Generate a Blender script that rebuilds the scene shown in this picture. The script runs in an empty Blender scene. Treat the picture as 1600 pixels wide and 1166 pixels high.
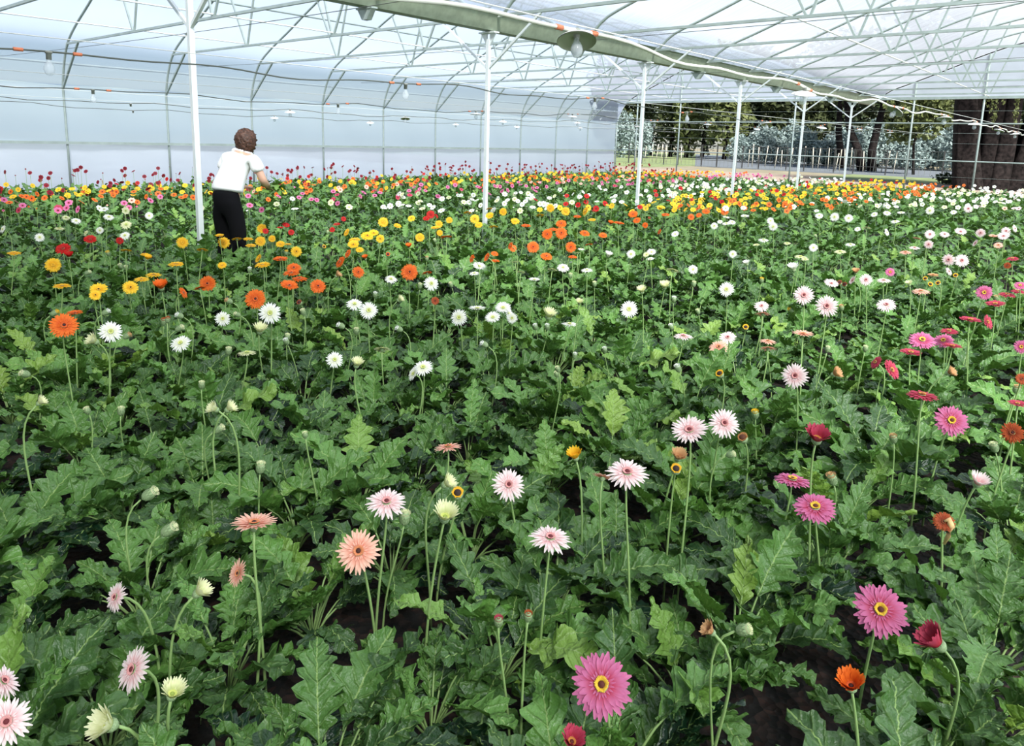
import bpy, math, random
import numpy as np
from mathutils import Vector, Matrix

# ------------------------------------------------------------------ camera, world, sun, exposure
SC = bpy.context.scene
C = bpy.context.scene.collection
YAW, PITCH, ROLL, FPX = -0.70683, 0.17856, 0.028046, 1126.0
CAMZ = 1.6
def cam_basis():
    f = Vector((math.sin(YAW)*math.cos(PITCH), math.cos(YAW)*math.cos(PITCH), -math.sin(PITCH)))
    r = Vector((math.cos(YAW), -math.sin(YAW), 0)); u = r.cross(f)
    return r*math.cos(ROLL)+u*math.sin(ROLL), -r*math.sin(ROLL)+u*math.cos(ROLL), f
CR, CU, CF = cam_basis()
cam = bpy.data.objects.new('camera', bpy.data.cameras.new('camera'))
C.objects.link(cam)
cam.matrix_world = Matrix(((CR.x, CU.x, -CF.x, 0), (CR.y, CU.y, -CF.y, 0), (CR.z, CU.z, -CF.z, CAMZ), (0, 0, 0, 1)))
cam.data.sensor_width = 36; cam.data.lens = FPX/1600*36
cam.data.shift_x = 1.3/1600; cam.data.shift_y = -161.0/1600
cam.data.clip_start = .05; cam.data.clip_end = 500
SC.camera = cam
SC.view_settings.view_transform = 'Standard'; SC.view_settings.look = 'None'
SC.view_settings.gamma = 1; SC.view_settings.use_curve_mapping = False
SC.view_settings.exposure = 0.68
SC.cycles.max_bounces = 10; SC.cycles.transparent_max_bounces = 16
SC.cycles.diffuse_bounces = 4; SC.cycles.transmission_bounces = 8
SC.cycles.sample_clamp_indirect = 8

W = bpy.data.worlds.new('sky'); SC.world = W; W.use_nodes = True
nt = W.node_tree; bg = nt.nodes['Background']
sky = nt.nodes.new('ShaderNodeTexSky'); sky.sky_type = 'NISHITA'; sky.sun_disc = False
sky.sun_elevation = math.radians(48); sky.sun_rotation = math.radians(125)
sky.air_density = 1.0; sky.dust_density = 1.0; sky.ozone_density = 1.5
mixn = nt.nodes.new('ShaderNodeMix'); mixn.data_type = 'RGBA'; mixn.inputs[0].default_value = .06
mixn.inputs[7].default_value = (9, 10, 11, 1)
nt.links.new(sky.outputs[0], mixn.inputs[6]); nt.links.new(mixn.outputs[2], bg.inputs[0])
bg.inputs[1].default_value = 0.095
sun = bpy.data.objects.new('sun', bpy.data.lights.new('sun', 'SUN')); C.objects.link(sun)
sun.data.energy = 8.0; sun.data.angle = math.radians(10); sun.data.color = (1, .97, .92)
SUND = Vector((.62, -.45, .78)).normalized()
sun.rotation_euler = SUND.to_track_quat('Z', 'Y').to_euler()

# ------------------------------------------------------------------ materials
def newmat(name):
    m = bpy.data.materials.new(name); m.use_nodes = True
    return m, m.node_tree, m.node_tree.nodes['Principled BSDF']
def pmat(name, col, rough=.5, metal=0, noise=0, scale=20, bump=0, spec=.5):
    m, t, b = newmat(name)
    b.inputs['Base Color'].default_value = (*col, 1); b.inputs['Roughness'].default_value = rough
    b.inputs['Metallic'].default_value = metal; b.inputs['Specular IOR Level'].default_value = spec
    if noise or bump:
        tc = t.nodes.new('ShaderNodeTexCoord'); n = t.nodes.new('ShaderNodeTexNoise')
        n.inputs['Scale'].default_value = scale; n.inputs['Detail'].default_value = 5
        t.links.new(tc.outputs['Object'], n.inputs['Vector'])
        if noise:
            r = t.nodes.new('ShaderNodeValToRGB')
            r.color_ramp.elements[0].position = .3; r.color_ramp.elements[1].position = .7
            r.color_ramp.elements[0].color = (*[c*(1-noise) for c in col], 1)
            r.color_ramp.elements[1].color = (*[min(1, c*(1+noise)) for c in col], 1)
            t.links.new(n.outputs[0], r.inputs[0]); t.links.new(r.outputs[0], b.inputs['Base Color'])
        if bump:
            bp = t.nodes.new('ShaderNodeBump'); bp.inputs['Strength'].default_value = bump
            bp.inputs['Distance'].default_value = .02
            t.links.new(n.outputs[0], bp.inputs['Height']); t.links.new(bp.outputs[0], b.inputs['Normal'])
    return m
def thinmat(name, col, rough=.5, trans=.3, tcol=None, spec=.4):
    """thin plant tissue: principled + translucent"""
    m, t, b = newmat(name); out = t.nodes['Material Output']
    b.inputs['Base Color'].default_value = (*col, 1); b.inputs['Roughness'].default_value = rough
    b.inputs['Specular IOR Level'].default_value = spec
    tr = t.nodes.new('ShaderNodeBsdfTranslucent'); tr.inputs[0].default_value = (*(tcol or col), 1)
    mx = t.nodes.new('ShaderNodeMixShader'); mx.inputs[0].default_value = trans
    t.links.new(b.outputs[0], mx.inputs[1]); t.links.new(tr.outputs[0], mx.inputs[2]); t.links.new(mx.outputs[0], out.inputs[0])
    return m, t, b, tr

def leafmat(name, dark, light, veins=True):
    m, t, b, tr = thinmat(name, light, .40, .13, (.25, .5, .06), .55)
    at = t.nodes.new('ShaderNodeAttribute'); at.attribute_name = 'tint'
    oi = t.nodes.new('ShaderNodeObjectInfo')
    ad = t.nodes.new('ShaderNodeMath'); ad.operation = 'MULTIPLY_ADD'; ad.inputs[1].default_value = .22
    t.links.new(oi.outputs['Random'], ad.inputs[0]); t.links.new(at.outputs['Fac'], ad.inputs[2])
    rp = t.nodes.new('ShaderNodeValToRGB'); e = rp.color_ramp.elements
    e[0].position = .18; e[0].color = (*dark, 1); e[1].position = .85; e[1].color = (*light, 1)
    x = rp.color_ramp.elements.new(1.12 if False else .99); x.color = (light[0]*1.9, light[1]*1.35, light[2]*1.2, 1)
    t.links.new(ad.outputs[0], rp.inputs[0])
    uv = t.nodes.new('ShaderNodeUVMap'); sp = t.nodes.new('ShaderNodeSeparateXYZ'); t.links.new(uv.outputs[0], sp.inputs[0])
    def mth(op, a, bb=None, c=None):
        n = t.nodes.new('ShaderNodeMath'); n.operation = op
        for i, v in enumerate((a, bb, c)):
            if v is None: continue
            if isinstance(v, (int, float)): n.inputs[i].default_value = v
            else: t.links.new(v, n.inputs[i])
        return n.outputs[0]
    au = mth('ABSOLUTE', mth('SUBTRACT', sp.outputs[0], .5))
    mid = mth('LESS_THAN', au, .018)
    ph = mth('MULTIPLY', mth('SUBTRACT', sp.outputs[1], mth('MULTIPLY', au, .32)), 6.2832*8)
    sv = mth('POWER', mth('MULTIPLY_ADD', mth('COSINE', ph), .5, .5), 7.0)
    vein = mth('MAXIMUM', mth('MULTIPLY', mid, .85), mth('MULTIPLY', sv, .16))
    mx = t.nodes.new('ShaderNodeMix'); mx.data_type = 'RGBA'
    t.links.new(vein, mx.inputs[0]); t.links.new(rp.outputs[0], mx.inputs[6]); mx.inputs[7].default_value = (.28, .42, .12, 1)
    t.links.new(mx.outputs[2], b.inputs['Base Color'])
    g = t.nodes.new('ShaderNodeMix'); g.data_type = 'RGBA'; g.inputs[0].default_value = .5
    t.links.new(mx.outputs[2], g.inputs[6]); g.inputs[7].default_value = (.2, .42, .03, 1); t.links.new(g.outputs[2], tr.inputs[0])
    no = t.nodes.new('ShaderNodeTexNoise'); no.inputs['Scale'].default_value = 45; no.inputs['Detail'].default_value = 3
    tc = t.nodes.new('ShaderNodeTexCoord'); t.links.new(tc.outputs['Object'], no.inputs['Vector'])
    h = mth('ADD', mth('MULTIPLY', sv, -.45), mth('MULTIPLY', no.outputs[0], 1.5))
    bp = t.nodes.new('ShaderNodeBump'); bp.inputs['Strength'].default_value = .8; bp.inputs['Distance'].default_value = .008
    t.links.new(h, bp.inputs['Height']); t.links.new(bp.outputs[0], b.inputs['Normal'])
    return m
M = {}
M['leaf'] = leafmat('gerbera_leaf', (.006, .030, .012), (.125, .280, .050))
M['stem'] = pmat('flower_stalk', (.28, .42, .14), .5)
M['calyx'] = pmat('calyx_green', (.26, .36, .17), .6, noise=.25, scale=300)
def petalmat(name, outer, inner, stripe=.0):
    m, t, b, tr = thinmat(name, outer, .55, .25, None, .25)
    uv = t.nodes.new('ShaderNodeUVMap'); sp = t.nodes.new('ShaderNodeSeparateXYZ'); t.links.new(uv.outputs[0], sp.inputs[0])
    rp = t.nodes.new('ShaderNodeValToRGB'); e = rp.color_ramp.elements
    e[0].position = .2; e[0].color = (*inner, 1); e[1].position = .72; e[1].color = (*outer, 1)
    t.links.new(sp.outputs[1], rp.inputs[0]); t.links.new(rp.outputs[0], b.inputs['Base Color']); t.links.new(rp.outputs[0], tr.inputs[0])
    return m
COL = {  # petals outer, inner, floret ring, disc
 'pk': ((.68, .185, .36), (.58, .05, .11), (.85, .55, .05), (.10, .015, .01), 'pink'),
 'rs': ((.53, .06, .11), (.5, .03, .05), (.6, .25, .05), (.10, .015, .01), 'crimson pink'),
 'pp': ((.95, .80, .77), (.88, .50, .50), (.75, .35, .33), (.13, .015, .02), 'pale pink'),
 'sa': ((.93, .56, .42), (.80, .28, .18), (.75, .28, .12), (.06, .015, .01), 'salmon pink'),
 'wh': ((.95, .94, .88), (.85, .85, .60), (.75, .78, .30), (.38, .42, .10), 'white'),
 'cr': ((.84, .84, .52), (.65, .70, .30), (.65, .7, .2), (.3, .38, .08), 'cream'),
 'yl': ((.93, .58, .03), (.88, .40, .01), (.93, .55, .03), (.60, .30, .02), 'yellow'),
 'yd': ((.95, .64, .04), (.9, .45, .01), (.90, .5, .02), (.03, .015, .01), 'yellow dark-eyed'),
 'or': ((.85, .18, .02), (.72, .09, .01), (.75, .13, .02), (.05, .01, .01), 'orange'),
 'rd': ((.60, .015, .012), (.4, .01, .01), (.45, .02, .01), (.2, .01, .01), 'red'),
 'dr': ((.26, .008, .02), (.16, .005, .01), (.2, .01, .01), (.05, .005, .005), 'dark red'),
 'br': ((.50, .10, .03), (.35, .05, .02), (.3, .07, .02), (.06, .01, .01), 'withered brown'),
 'tn': ((.70, .42, .20), (.6, .25, .1), (.45, .2, .06), (.1, .03, .01), 'faded tan'),
}
for k, v in COL.items():
    M['p_'+k] = petalmat('petal_'+v[4].replace(' ', '_').replace('-', '_'), v[0], v[1])
    M['r_'+k] = pmat('floret_ring_'+v[4].replace(' ', '_').replace('-', '_'), v[2], .7)
    M['d_'+k] = pmat('disc_'+v[4].replace(' ', '_').replace('-', '_'), v[3], .8)
M['steel'] = pmat('galvanised_steel', (.37, .43, .39), .45, .25, noise=.12, scale=6)
M['post'] = pmat('pale_post_steel', (.78, .82, .80), .4, .15, noise=.06, scale=5)
M['gutter'] = pmat('gutter_steel', (.25, .30, .22), .5, .3, noise=.15, scale=9, bump=.1)
M['white_paint'] = pmat('white_purlin', (.80, .80, .74), .5)
M['cord'] = pmat('dark_cord', (.10, .11, .09), .6)
M['cord_white'] = pmat('white_cord', (.80, .77, .66), .6)
M['tape'] = pmat('orange_tape', (.75, .22, .10), .6)
M['socket'] = pmat('grey_socket', (.30, .31, .27), .6)
M['shade_out'] = pmat('shade_enamel', (.85, .86, .82), .4)
M['shade_in'] = pmat('shade_lining', (.40, .42, .30), .35, .3)
def glassmat():
    m, t, b = newmat('bulb_glass'); out = t.nodes['Material Output']
    b.inputs['Base Color'].default_value = (.9, .93, .95, 1); b.inputs['Roughness'].default_value = .08
    tr = t.nodes.new('ShaderNodeBsdfTransparent'); tr.inputs[0].default_value = (.93, .95, .96, 1)
    mx = t.nodes.new('ShaderNodeMixShader'); mx.inputs[0].default_value = .30
    t.links.new(tr.outputs[0], mx.inputs[1]); t.links.new(b.outputs[0], mx.inputs[2]); t.links.new(mx.outputs[0], out.inputs[0])
    return m
M['glass'] = glassmat()
def film(name, tint, ftr, fdif, streak=False, tcol=(.9, .95, 1)):
    """polythene sheet: part clear, part milky"""
    m, t, b = newmat(name); out = t.nodes['Material Output']; t.nodes.remove(b)
    tr = t.nodes.new('ShaderNodeBsdfTranslucent'); tr.inputs[0].default_value = (*tint, 1)
    tp = t.nodes.new('ShaderNodeBsdfTransparent'); tp.inputs[0].default_value = (*tcol, 1)
    df = t.nodes.new('ShaderNodeBsdfPrincipled'); df.inputs['Base Color'].default_value = (*tint, 1); df.inputs['Roughness'].default_value = .38
    m1 = t.nodes.new('ShaderNodeMixShader'); m1.inputs[0].default_value = fdif
    m2 = t.nodes.new('ShaderNodeMixShader'); m2.inputs[0].default_value = 1-ftr
    t.links.new(tr.outputs[0], m1.inputs[1]); t.links.new(df.outputs[0], m1.inputs[2])
    t.links.new(tp.outputs[0], m2.inputs[1]); t.links.new(m1.outputs[0], m2.inputs[2]); t.links.new(m2.outputs[0], out.inputs[0])
    tc = t.nodes.new('ShaderNodeTexCoord'); mp = t.nodes.new('ShaderNodeMapping'); no = t.nodes.new('ShaderNodeTexNoise')
    t.links.new(tc.outputs['Object'], mp.inputs[0]); t.links.new(mp.outputs[0], no.inputs['Vector'])
    if streak:
        mp.inputs['Rotation'].default_value = (0, 0, .5); mp.inputs['Scale'].default_value = (1.3, 22, 1.3)
        no.inputs['Scale'].default_value = 1.2; no.inputs['Detail'].default_value = 4
        rp = t.nodes.new('ShaderNodeMapRange'); rp.inputs[1].default_value = .35; rp.inputs[2].default_value = .75
        rp.inputs[3].default_value = 1-ftr-.05; rp.inputs[4].default_value = 1-ftr+.12
        t.links.new(no.outputs[0], rp.inputs[0]); t.links.new(rp.outputs[0], m2.inputs[0])
    else:
        mp.inputs['Scale'].default_value = (1, .35, 1.6); no.inputs['Scale'].default_value = 1.5
    bp = t.nodes.new('ShaderNodeBump'); bp.inputs['Strength'].default_value = .35; bp.inputs['Distance'].default_value = .08
    t.links.new(no.outputs[0], bp.inputs['Height']); t.links.new(bp.outputs[0], df.inputs['Normal'])
    return m
M['film_roof'] = film('roof_polythene', (.68, .71, .75), .40, .15, True)
M['film_wall'] = film('wall_polythene', (.82, .92, 1.0), .12, .12, False, (.82, .91, 1))
M['film_left'] = film('left_roof_polythene', (.62, .67, .76), .42, .15, False, (.86, .91, 1))
M['film_added_shade'] = film('added_shade_sheet', (.16, .18, .17), .17, .6)  # dim sheet added out of view to darken the foreground
M['film_low'] = film('skirt_polythene', (.88, .91, .99), .10, .30)
M['film_end'] = film('gable_polythene', (.86, .92, 1.0), .12, .5, False, (.85, .93, 1))
M['bark'] = pmat('tree_bark', (.013, .010, .0095), .95, noise=.8, scale=7, bump=1, spec=.15)
M['fol_dark'] = thinmat('foliage_dark', (.022, .036, .012), .6, .2)[0]
M['fol_mid'] = thinmat('foliage_mid', (.055, .070, .026), .6, .25)[0]
M['fol_light'] = thinmat('foliage_light', (.125, .15, .05), .6, .3)[0]
M['fol_silver'] = thinmat('foliage_silver', (.24, .31, .295), .6, .15)[0]
M['black_metal'] = pmat('black_fence_metal', (.03, .03, .03), .5)
M['stake'] = pmat('weathered_stake', (.45, .42, .34), .8)
M['plank'] = pmat('edging_plank', (.12, .08, .05), .8, noise=.3, scale=4)
M['gravel'] = pmat('gravel', (.27, .21, .16), .9, noise=.3, scale=8)
M['road'] = pmat('asphalt_road', (.12, .135, .15), .7, noise=.15, scale=1)
M['grass'] = pmat('field_grass', (.15, .19, .075), .9, noise=.35, scale=1.5)
M['far_ground'] = pmat('dry_ground', (.20, .175, .115), .9, noise=.3, scale=.6)
def soilmat():
    m, t, b = newmat('bed_soil'); b.inputs['Roughness'].default_value = .95
    tc = t.nodes.new('ShaderNodeTexCoord'); v = t.nodes.new('ShaderNodeTexVoronoi'); v.inputs['Scale'].default_value = 38
    n = t.nodes.new('ShaderNodeTexNoise'); n.inputs['Scale'].default_value = 9; n.inputs['Detail'].default_value = 6
    t.links.new(tc.outputs['Object'], v.inputs['Vector']); t.links.new(tc.outputs['Object'], n.inputs['Vector'])
    rp = t.nodes.new('ShaderNodeValToRGB'); e = rp.color_ramp.elements
    e[0].color = (.006, .005, .004, 1); e[0].position = .42; e[1].color = (.060, .024, .015, 1); e[1].position = .9
    mx = t.nodes.new('ShaderNodeMix'); mx.data_type = 'RGBA'; mx.inputs[0].default_value = .45
    t.links.new(n.outputs[0], mx.inputs[6]); t.links.new(v.outputs['Color'], mx.inputs[7]); t.links.new(mx.outputs[2], rp.inputs[0])
    t.links.new(rp.outputs[0], b.inputs['Base Color'])
    bp = t.nodes.new('ShaderNodeBump'); bp.inputs['Distance'].default_value = .02; t.links.new(v.outputs['Distance'], bp.inputs['Height'])
    t.links.new(bp.outputs[0], b.inputs['Normal'])
    return m
M['soil'] = soilmat()

# ------------------------------------------------------------------ mesh helpers
class MB:
    def __init__(s): s.sq = False; s.v = []; s.f = []; s.m = []; s.uv = []; s.t = []; s.n = 0
    def add(s, v, f, mi=0, uv=None, tint=0.5):
        v = np.asarray(v, float).reshape(-1, 3)
        s.v.append(v); s.f += [tuple(int(i)+s.n for i in q) for q in f]; s.m += [mi]*len(f)
        s.uv.append(np.zeros((len(v), 2)) if uv is None else np.asarray(uv, float)); s.t.append(np.full(len(v), float(tint)))
        s.n += len(v); return s
    def mesh(s, name, mats, smooth=True, attrs=False):
        me = bpy.data.meshes.new(name)
        V = np.concatenate(s.v)
        me.from_pydata([], [], []) if False else None
        nf = len(s.f); sizes = np.array([len(q) for q in s.f], np.int32); loops = np.fromiter((i for q in s.f for i in q), np.int32)
        me.vertices.add(len(V)); me.vertices.foreach_set('co', V.astype(np.float32).ravel())
        me.loops.add(len(loops)); me.loops.foreach_set('vertex_index', loops)
        me.polygons.add(nf); me.polygons.foreach_set('loop_start', np.concatenate(([0], np.cumsum(sizes)[:-1])).astype(np.int32))
        me.polygons.foreach_set('loop_total', sizes)
        me.polygons.foreach_set('material_index', np.array(s.m, np.int32))
        me.polygons.foreach_set('use_smooth', np.full(nf, bool(smooth)))
        for q in mats: me.materials.append(q)
        me.update(calc_edges=True)
        if attrs:
            uvl = me.uv_layers.new(name='UVMap'); UV = np.concatenate(s.uv)[loops]
            uvl.data.foreach_set('uv', UV.astype(np.float32).ravel())
            a = me.attributes.new('tint', 'FLOAT', 'POINT'); a.data.foreach_set('value', np.concatenate(s.t).astype(np.float32))
        return me
    def build(s, name, mats, parent=None, smooth=None, attrs=False, loc=None):
        if smooth is None: smooth = not s.sq
        if not isinstance(mats, (list, tuple)): mats = [mats]
        o = bpy.data.objects.new(name, s.mesh(name, mats, smooth, attrs)); C.objects.link(o)
        if parent is not None: o.parent = parent
        if loc is not None: o.location = loc
        return o
    def box(s, a, b, mi=0):
        x0, y0, z0 = a; x1, y1, z1 = b
        return s.add([(x0,y0,z0),(x1,y0,z0),(x1,y1,z0),(x0,y1,z0),(x0,y0,z1),(x1,y0,z1),(x1,y1,z1),(x0,y1,z1)],
                     [(0,3,2,1),(4,5,6,7),(0,1,5,4),(1,2,6,5),(2,3,7,6),(3,0,4,7)], mi)
    def tube(s, pts, r, n=6, mi=0, cap=True, square=False, tint=.5):
        P = np.asarray(pts, float); k = len(P); R = np.broadcast_to(np.asarray(r, float), (k,))
        T = np.gradient(P, axis=0); T /= np.linalg.norm(T, axis=1)[:, None]+1e-12
        up = np.array([0, 0, 1.]) if abs(T[0][2]) < .9 else np.array([0, 1., 0])
        V = []; off = math.pi/4 if square else 0
        if square: n = 4; R = R*1.414; s.sq = True
        for i in range(k):
            a = np.cross(T[i], up); a /= np.linalg.norm(a)+1e-12; b = np.cross(T[i], a); up = -b if False else up
            ang = np.arange(n)/n*2*math.pi+off
            V.append(P[i]+R[i]*(np.cos(ang)[:, None]*a+np.sin(ang)[:, None]*b))
        F = [(i*n+j, i*n+(j+1) % n, (i+1)*n+(j+1) % n, (i+1)*n+j) for i in range(k-1) for j in range(n)]
        if cap: F += [tuple(range(n))[::-1], tuple(range((k-1)*n, k*n))]
        uv = np.zeros((k*n, 2)); uv[:, 0] = .5
        return s.add(np.concatenate(V), F, mi, uv, tint)
    def lathe(s, prof, n=16, mi=0, mat=None):
        V = [];
        for r, z in prof:
            for j in range(n):
                a = j/n*2*math.pi; V.append((r*math.cos(a), r*math.sin(a), z))
        k = len(prof); F = [(i*n+j, i*n+(j+1) % n, (i+1)*n+(j+1) % n, (i+1)*n+j) for i in range(k-1) for j in range(n)]
        V = np.array(V)
        if mat is not None: V = V@np.array(mat).T
        return s.add(V, F, mi)
def empty(name, loc=(0, 0, 0), rz=0):
    o = bpy.data.objects.new(name, None); C.objects.link(o); o.location = loc; o.rotation_euler = (0, 0, rz); o.empty_display_size = .05
    return o
def tag(o, label, cat=None, group=None, kind=None):
    if label: o['label'] = label
    if cat: o['category'] = cat
    if group: o['group'] = group
    if kind: o['kind'] = kind
    return o
def inst(name, me, parent=None):
    o = bpy.data.objects.new(name, me); C.objects.link(o); o.parent = parent; return o
def ray(px, py):
    return (CF*FPX + CR*(px-800+1.3) - CU*(py-583+161)).normalized()
def proj(P):
    v = Vector(P)-Vector((0, 0, CAMZ)); z = v.dot(CF)
    if z < .05: return None
    return (800-1.3+FPX*v.dot(CR)/z, 583-161-FPX*v.dot(CU)/z, z)

# ------------------------------------------------------------------ the glasshouse frame
XW, XG, X0R = -18.70, -7.74, 3.22     # wall line, gutter line, far side of the right bay
SW, OW = 2.3111, 6.075
yw = lambda i: OW+SW*i
YEND = yw(10); YBACK = yw(-4)
ORD = ['first', 'second', 'third', 'fourth', 'fifth', 'sixth', 'seventh', 'eighth', 'ninth', 'tenth', 'eleventh', 'twelfth', 'thirteenth']
HALFP = [(.30, 3.45), (.6, 3.70), (1.25, 3.95), (1.9, 4.21), (2.65, 4.52), (3.43, 4.84), (4.3, 5.12), (5.48, 5.32)]
WALLP = [(0, 2.50), (.12, 2.86), (.3, 3.19), (.5, 3.42), (.75, 3.60), (1.2, 3.83), (1.9, 4.14), (2.65, 4.50), (3.43, 4.84), (4.3, 5.12), (5.48, 5.32)]
left_prof = [(XW+a, z) for a, z in WALLP] + [(XG-a, z) for a, z in HALFP[::-1][1:]]
right_prof = [(XG+a, z) for a, z in HALFP] + [(X0R-a, z) for a, z in HALFP[::-1][1:]]
def prof_z(prof, x):
    xs = [q[0] for q in prof]; zs = [q[1] for q in prof]; return float(np.interp(x, xs, zs))
def smoothp(prof, n=3):
    xs = np.array(prof); t = np.arange(len(xs)); tt = np.linspace(0, len(xs)-1, (len(xs)-1)*n+1)
    out = []
    for q in tt:
        i = min(int(q), len(xs)-2); f = q-i
        p0 = xs[max(i-1, 0)]; p1 = xs[i]; p2 = xs[i+1]; p3 = xs[min(i+2, len(xs)-1)]
        out.append(.5*((2*p1)+(-p0+p2)*f+(2*p0-5*p1+4*p2-p3)*f*f+(-p0+3*p1-3*p2+p3)*f**3))
    return [tuple(q) for q in out]
LP, RP = smoothp(left_prof), smoothp(right_prof)
# floor and outside ground
b = MB(); b.box((-19.2, -6, -.3), (4, 29.0, 0)); tag(b.build('floor', M['soil'], smooth=False), None, kind='structure')
b = MB(); b.box((-260, 29.0, -.4), (60, 320, -.02)); tag(b.build('floor', M['far_ground'], smooth=False), None, kind='structure')
M['side_ground'] = pmat('bounce_ground', (.40, .42, .36), .9, noise=.15, scale=.5)  # unseen ground added, kept pale to bounce sun onto the wall film
for bx in (((-140, -60, -.4), (-19.25, 29.0, -.02)), ((4.05, -60, -.4), (80, 29.0, -.02))):
    b = MB(); b.box(*bx); tag(b.build('floor', M['side_ground'], smooth=False), None, kind='structure')
def ground_patch(pts, z, mat):
    b = MB(); n = len(pts); b.add([(x, y, z) for x, y in pts]+[(x, y, z-.03) for x, y in pts], [tuple(range(n))]+[(i, i+n, (i+1) % n+n, (i+1) % n) for i in range(n)])
    tag(b.build('floor', mat, smooth=False), None, kind='structure')
ground_patch([(-34, 29.3), (2, 29.3), (2, 46), (-8, 46), (-34, 41)], .0, M['gravel'])
ground_patch([(-60, 46), (-26, 45), (-30, 120), (-90, 130)], .0, M['grass'])
ground_patch([(-26, 52), (-9, 50), (-5, 62), (-24, 90), (-60, 120), (-40, 80)], .01, M['road'])
ground_patch([(-14, 42), (-5, 42), (-7, 50), (-14, 50.5)], .01, M['grass'])
# films
def film_sheet(prof, name):
    b = MB(); ys = np.arange(YBACK, YEND+.001, SW/6); V = []
    for j, y in enumerate(ys):
        sag = .035*math.sin(math.pi*((j % 6)/6))
        for x, z in prof: V.append((x, y, z+.03+sag))
    n = len(prof)
    for j in range(len(ys)-1): b.add(V[j*n:(j+2)*n], [(i, i+1, n+i+1, n+i) for i in range(n-1)], 1 if ys[j] < 1.2 else 0)  # unseen strips around the camera get the added dim sheet
    return tag(b.build(name, [M['film_roof' if prof is RP else 'film_left'], M['film_added_shade']]), None, kind='structure')
film_sheet(LP, 'ceiling'); film_sheet(RP, 'ceiling')
def sheet(name, x0, y0, x1, y1, z0, z1, mat, n=40, amp=.02, push=0):
    b = MB(); V = []; rows = 6; rng = random.Random(5)
    dx, dy = x1-x0, y1-y0; L = math.hypot(dx, dy); nx, ny = -dy/L, dx/L
    for i in range(n+1):
        t = i/n; w = amp*(math.sin(t*L*2.1)+.6*math.sin(t*L*5.3+1))
        for k in range(rows+1):
            q = k/rows; o = w*math.sin(math.pi*q)+push
            V.append((x0+dx*t+nx*o, y0+dy*t+ny*o, z0+(z1-z0)*q))
    r = rows+1; b.add(V, [(i*r+k, (i+1)*r+k, (i+1)*r+k+1, i*r+k+1) for i in range(n) for k in range(rows)])
    return tag(b.build(name, mat), None, kind='structure')
sheet('wall_left', XW-.05, YBACK, XW-.05, YEND, 1.24, 2.56, M['film_wall'], 60, .01)
sheet('wall_left', XW-.06, YBACK, XW-.06, YEND, 0, 1.26, M['film_low'], 60, .03)
sheet('wall_right', X0R+.05, YBACK, X0R+.05, YEND, 0, 3.5, M['film_wall'])
sheet('wall_back', XW, YBACK, X0R, YBACK, 0, 3.5, M['film_added_shade'])  # unseen wall, given the added dim sheet to hold back light
b = MB()
for P in (LP, RP):
    n = len(P); b.add([(x, YEND+.04, z) for x, z in P]+[(x, YEND+.04, 3.42) for x, z in P], [(i, i+1, n+i+1, n+i) for i in range(n-1)])
b.add([(XG-.35, YEND+.04, 3.42), (XG+.35, YEND+.04, 3.42), (XG+.35, YEND+.04, 3.55), (XG-.35, YEND+.04, 3.55)], [(0, 1, 2, 3)])
tag(b.build('wall_far', M['film_end'], smooth=False), None, kind='structure')

# arched frames of the left bay (wall pole + arch + chord + webs + knee brace), one thing each
def frame(i, side):
    y = yw(i); root = empty('roof_truss', (XW if side == 'L' else XG, y, 0))
    ox = root.location.x
    P = LP if side == 'L' else RP
    L = lambda pts: [(x-ox, 0, z) for x, z in pts]
    if side == 'L':
        MB().tube(L([(XW, 0), (XW, 1.2)] + [(XW, 2.0)] + P), .026, 8).build('arch', M['steel'], root)
        xa, xb = XW+.38, XG-.12
        MB().tube(L([(XW+.01, 2.48), (XW+1.1, 3.40)]), .02, square=True).build('knee_brace', M['steel'], root)
    else:
        MB().tube(L([(XG+.12, 3.42)]+P), .026, 8).build('arch', M['steel'], root)
        xa, xb = XG+.12, X0R-.12
    MB().tube(L([(xa, 3.42), (xb, 3.42)]), .021, square=True).build('bottom_chord', M['steel'], root)
    cx = (XW+XG)/2 if side == 'L' else (XG+X0R)/2
    for s in (-1, 1):
        nx = cx+s*1.53
        for d in (-.6, .75):
            tx = nx-s*d*-1 if False else nx+d*s*1.0
            MB().tube(L([(nx+.03*np.sign(d)*s, 3.43), (tx, prof_z(P, tx))]), .017, square=True).build('web_strut', M['steel'], root)
    bay = 'left' if side == 'L' else 'right'
    if i < 0: lab = 'roof truss over the %s bay crossing above the nearest post' % bay if i == -1 else 'roof truss over the %s bay nearest the camera' % bay
    else:
        lab = ('arched steel frame bending up from the %s wall pole into the roof' % ORD[i]) if side == 'L' else ('curved roof truss springing right from the gutter, %s in line' % ORD[max(i-1, 0)])
    if i == 0 and side == 'R': lab = 'curved roof truss of right bay just behind the nearest post'
    tag(root, lab, 'roof truss', 'roof trusses of the %s bay' % bay)
for i in range(-1, 10): frame(i, 'L')
for i in range(0, 10): frame(i, 'R')
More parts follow.
